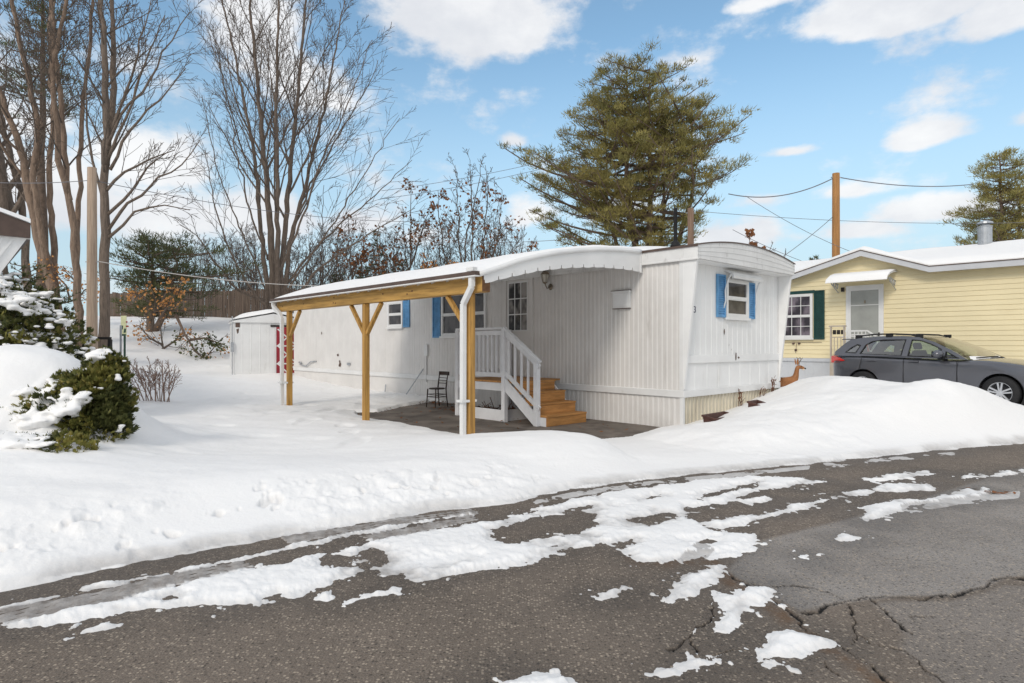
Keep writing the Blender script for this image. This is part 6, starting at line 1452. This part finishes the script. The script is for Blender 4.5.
conifer('white_pine', 'large olive green white pine with several trunks behind the white home', None, ((648-512)/620*Yp, Yp, 1.2),
        [(-1.3, .3, 18.5, 1.3), (.0, -.5, 18.2, 1.1), (2.8, .4, 16.6, .8), (1.2, .8, 15.5, .6), (-2.6, .2, 15.5, .6)],
        ext(Yp, 648, [(262,105),(240,132),(215,138),(195,136),(178,122),(155,110),(130,98),(105,80),(80,66),(60,45),(45,22)]),
        ext(Yp, 648, [(262,25),(240,45),(215,80),(190,92),(170,106),(150,78),(130,66),(105,62),(85,48),(72,42),(60,26),(45,6)]),
        5.6, ['pine', 'pine_olive'], 17, 350, .30, 5, .021, .72, -.02, .38, per_m=4.4, trunk_r=.27, sub=.42, gap=.30, clump=1.2, clump_n=74)
Yr = 44.
conifer('pine_tree', 'olive conifer rising behind the galvanised chimney at far right', None, ((1000-512)/620*Yr, Yr, 1.5),
        [(.0, 0, 15.0, 1.), (1.8, .5, 13.0, .8)],
        ext(Yr, 1000, [(250,40),(230,44),(222,50),(212,28),(200,38),(185,36),(175,30),(165,22),(155,5)]), ext(Yr, 1000, [(250,60),(220,70),(200,60),(180,55),(165,35),(155,10)]),
        7.2, ['pine_olive', 'pine'], 18, 125, .30, 5, .022, .8, 0, .35, per_m=3.8, sub=.45, gap=.15, clump=1.4, clump_n=62)
Ym = 29.
conifer('pine_tree', 'dark spreading pine with snow dusted limbs in front of the board fence', None, ((152-512)/620*Ym, Ym, 1.7),
        [(.0, 0, 6.4, 1.), (.9, .3, 6.2, .7)], ext(Ym, 152, [(335,30),(305,45),(285,55),(265,45),(250,34),(240,15),(232,4)]), ext(Ym, 152, [(335,40),(305,70),(285,60),(270,110),(258,105),(245,70),(238,30),(232,8)]),
        2.6, ['pine_dark'], 19, 84, .24, 5, .019, .7, -.05, .16, per_m=4.2, sub=.42, gap=.25, trunk_r=.2, clump=1.25, clump_n=52)
Yb = 31.
conifer('pine_tree', 'dark pine showing between the bare trunks at upper left', None, ((42-512)/620*Yb, Yb, 1.7),
        [(.0, 0, 20.5, 1.)], ext(Yb, 42, [(120,40),(100,60),(80,60),(50,55),(20,40),(-5,20),(-40,5)]), ext(Yb, 42, [(120,25),(105,40),(95,38),(70,36),(50,30),(20,30),(-5,20),(-40,5)]),
        12.6, ['pine_dark'], 20, 50, .28, 5, .024, .7, 0, .25, per_m=4.0, sub=.42, gap=.15, clump=1.4, clump_n=44)
Ys = 40.
for i, (px, top, wl, lab) in enumerate(((378, 226, 17, 'young dark spruce between the bare maple and the rust leaved sapling'), (402, 252, 22, 'low wide young spruce right of the taller one behind the carport'), (362, 262, 14, 'smallest young spruce at the foot of the maple limbs'), (425, 262, 20, 'young spruce just left of the bright orange brown bush'), (338, 270, 18, 'low young spruce nearest the maple trunk, above the carport middle'))):
    zt = 1.45+(345-top)*Ys/620; w = wl*Ys/620
    conifer('spruce_sapling', lab, 'young spruces behind the carport', ((px-512)/620*Ys, Ys, 2.), [(0, 0, zt, 1.)], [(2., w), (4.5, w), (zt, .15)], [(2., w), (4.5, w*.95), (zt, .15)], 3.6, ['pine_dark'], 50+i, 55, .26, 4, .024, 1., -.05, .1, per_m=4.2, trunk_r=.1, sub=.5)
# far crowns on the skyline
conifer('pine_tree', 'tiny distant conifer top on the skyline left of the orange pole', None, (28.4, 58, 2.), [(0, 0, 9.7, 1.)], [(5., 2.0), (9.7, .3)], [(5., 2.0), (9.7, .3)], 5.5, ['pine_dark'], 61, 40, .4, 4, .05, 1., 0, .2, per_m=3, sub=.5)
conifer('pine_tree', 'dark low evergreen between the brown trunks and the neighbour roof', None, ((22-512)/620*20, 20, .5), [(0, 0, 4.2, 1.)], [(1.2, 1.5), (3., 1.2), (4.2, .3)], [(1.2, 1.6), (3., 1.5), (4.2, .3)], 1.2, ['pine_dark'], 62, 50, .18, 5, .016, .8, 0, .15, per_m=5, sub=.5, trunk_r=.1)
# fallen pine limb
t = Tree(70, (8, 4, 0, 0), (.7, .7, .6), (.35, .45, .5), .0, .25, .010, 2, .3, .2, .5)
for q in ([(-13.82,25.50,2.68),(-13.45,25.50,1.86),(-13.00,25.50,1.16),(-12.59,25.50,0.83)], [(-12.59,25.50,0.83),(-13.00,25.50,0.42),(-13.74,25.50,0.09),(-14.15,25.50,-0.15)], [(-13.24,25.50,1.66),(-12.63,25.50,1.74),(-11.93,25.50,1.49)]): t.leader(q, .06, .015, .15, 0, .02)
t.finish('fallen_limb', 'fallen pine limb with green needles lying on the snowy slope', 'branch', None, 'bark_pine', 'twig', 'pine_dark', 420, .11)

# ------------------------------------------------------------------ snow covered evergreen shrubs in front
def shrub(lab, blobs, n, size, mats, seed, snow, amount=-.2, group='snow covered evergreen shrubs', zmin=-.2, name='evergreen_shrub'):
    rng = random.Random(seed); t = thing(name, lab, 'shrub', blobs[0][0], 0, group); O = Vector(blobs[0][0])
    fol = [MB() for _ in mats]; tips = []; wood = MB()
    for c, r in blobs:
        c = Vector(c)-O; wood.tube([(c.x*.3, c.y*.3, -.6-O.z*.0), (c.x*.8, c.y*.8, c.z*.6), tuple(c+Vector((0,0,r[2]*.3)))], [.05, .035, .015], 6)
        for k in range(10):
            d = Vector((rng.gauss(0,1), rng.gauss(0,1), rng.gauss(0,1))).normalized(); wood.tube([tuple(c*.6), tuple(c+Vector((d.x*r[0], d.y*r[1], d.z*r[2]))*.8)], [.02, .008], 4)
    tot = sum(r[0]*r[1]+r[0]*r[2] for _, r in blobs)
    for c, r in blobs:
        c = Vector(c)-O
        for k in range(int(n*(r[0]*r[1]+r[0]*r[2])/tot)):
            d = Vector((rng.gauss(0,1), rng.gauss(0,1), rng.gauss(0,1))).normalized()
            bump = 1+.22*mnoise.noise(d*2.3+c*3)+.14*mnoise.noise(d*5.5+c)
            p = c+Vector((d.x*r[0], d.y*r[1], d.z*r[2]))*bump*(rng.uniform(.62, 1.03) if rng.random() < .6 else rng.uniform(.93, 1.04))
            if p.z+O.z < zmin: continue
            g = (d+Vector((0,0,.55))+Vector((rng.gauss(0,.4), rng.gauss(0,.4), rng.gauss(0,.3)))).normalized()
            m_ = fol[0 if mnoise.noise(p*3.1) > -.1 else -1]
            # a flat fan of scale leaves
            if d.z > -.05 and (Vector(((p.x-c.x)/r[0], (p.y-c.y)/r[1], (p.z-c.z)/r[2])).length > .88): tips.append((p+g*size*.45, d.z))
            s = perp(g, rng); L = size*rng.uniform(.7, 1.35)
            for a in (-.75, -.4, 0, .4, .75):
                gg = (g*math.cos(a)+s*math.sin(a)); l = L*(1-.35*abs(a)); w = g.cross(s)*(.10*L)+s*(.11*L*math.cos(a))-g*(.11*L*math.sin(a))
                o = p+gg*(.15*l); mid = p+gg*(.55*l)
                n0 = len(m_.v); m_.v += [tuple(p), tuple(mid+w), tuple(p+gg*l), tuple(mid-w)]; m_.f.append((n0, n0+1, n0+2, n0+3))
    wood.build('stem', M['bark_pine'], t, fix=False)
    for f_, mm in zip(fol, mats):
        if f_.f: f_.build('foliage', M[mm], t, fix=False)
    if snow:
        mb = MB()
        for p, z in tips:
            P_ = p+O; w = amount+.9*mnoise.noise(P_*2.1)+.95*mnoise.noise(P_*9.0)
            for c, r in snow:
                q = (P_-Vector(c)).length/r
                if q < 1: w += 1.1*(1-q*q)
            if w > .55-.25*z:
                q = rng.uniform(.45, .95)*size*min(1.25, .55+(w-.3)*.6)
                sphere(mb, p+Vector((0, 0, .1*q)), (q*1.25, q*rng.uniform(1., 1.5), q*.48), 8)
        remesh(mb.build('snow_cap', M['snow'], t, smooth=True), .016, 2)
    return t
def onbush(px, py, Y): return ((px-512)/620*Y, Y, 1.45+(345-py)*Y/620)
shrub('rounded green evergreen shrub with snow patches beside the big snow mound', [((-4.92, 7.0, .60), (.44, .52, .46)), ((-4.72, 7.05, .80), (.32, .42, .38)), ((-5.22, 6.85, .62), (.28, .40, .30)), ((-4.74, 7.25, 1.12), (.19, .25, .24)), ((-4.62, 6.9, .50), (.30, .36, .32))],
      11000, .062, ['cypress', 'yew'], 81, [(onbush(72, 402, 6.55), .20), (onbush(86, 386, 6.6), .15), (onbush(48, 420, 6.45), .18), (onbush(60, 412, 6.45), .14), (onbush(98, 352, 7.1), .16), (onbush(112, 368, 6.8), .14), (onbush(30, 430, 6.4), .22), (onbush(22, 392, 6.7), .12), (onbush(108, 420, 6.55), .07)], .02, zmin=.18)
shrub('low green shrub sprays under snow at the lower left frame edge', [((-5.05, 6.12, .34), (.55, .35, .20)), ((-4.55, 6.2, .36), (.35, .3, .18)), ((-5.5, 6.1, .36), (.4, .3, .2))], 2900, .062, ['cypress', 'yew'], 82, [(onbush(18, 428, 6.0), .35), (onbush(-5, 434, 5.95), .3), (onbush(45, 436, 6.0), .18)], .0, zmin=.1)
shrub('tall dark evergreen shrub heaped with snow below the brown roof corner', [((-8.1, 9.9, 1.35), (1.1, .95, .95)), ((-7.7, 9.8, 1.0), (.75, .8, .62)), ((-8.3, 10.0, 1.95), (.65, .75, .62)), ((-7.25, 9.8, .85), (.6, .7, .55)), ((-8.9, 9.9, 1.2), (.8, .8, 1.0))], 9500, .09, ['yew', 'cypress'], 84, [(onbush(5, 290, 9.2), .35), (onbush(20, 300, 9.2), .3), (onbush(10, 270, 9.4), .3)], .45, zmin=.3)

# a few leaves blown onto the road snow
rr = random.Random(99); mb = MB()
for cx_, cy_, n_ in ((4.75, 6.05, 9), (4.6, 6.2, 3)):
    for i in range(n_):
        x = cx_+rr.gauss(0, .06); y = cy_+rr.gauss(0, .05); p = Vector((x, y, max(.0, ground_z(x, y))+.012)); a = rr.random()*6.28; q = rr.uniform(.025, .05)
        u = Vector((math.cos(a), math.sin(a), rr.uniform(-.3, .5)))*q; v = Vector((-math.sin(a), math.cos(a), rr.uniform(-.3, .3)))*q*.6
        mb.quad(p-u, p+v, p+u, p-v)
tag(mb.build('blown_leaves', M['rust_leaf']), 'few brown dead leaves on the snow patches of the road', 'leaves', kind='stuff')
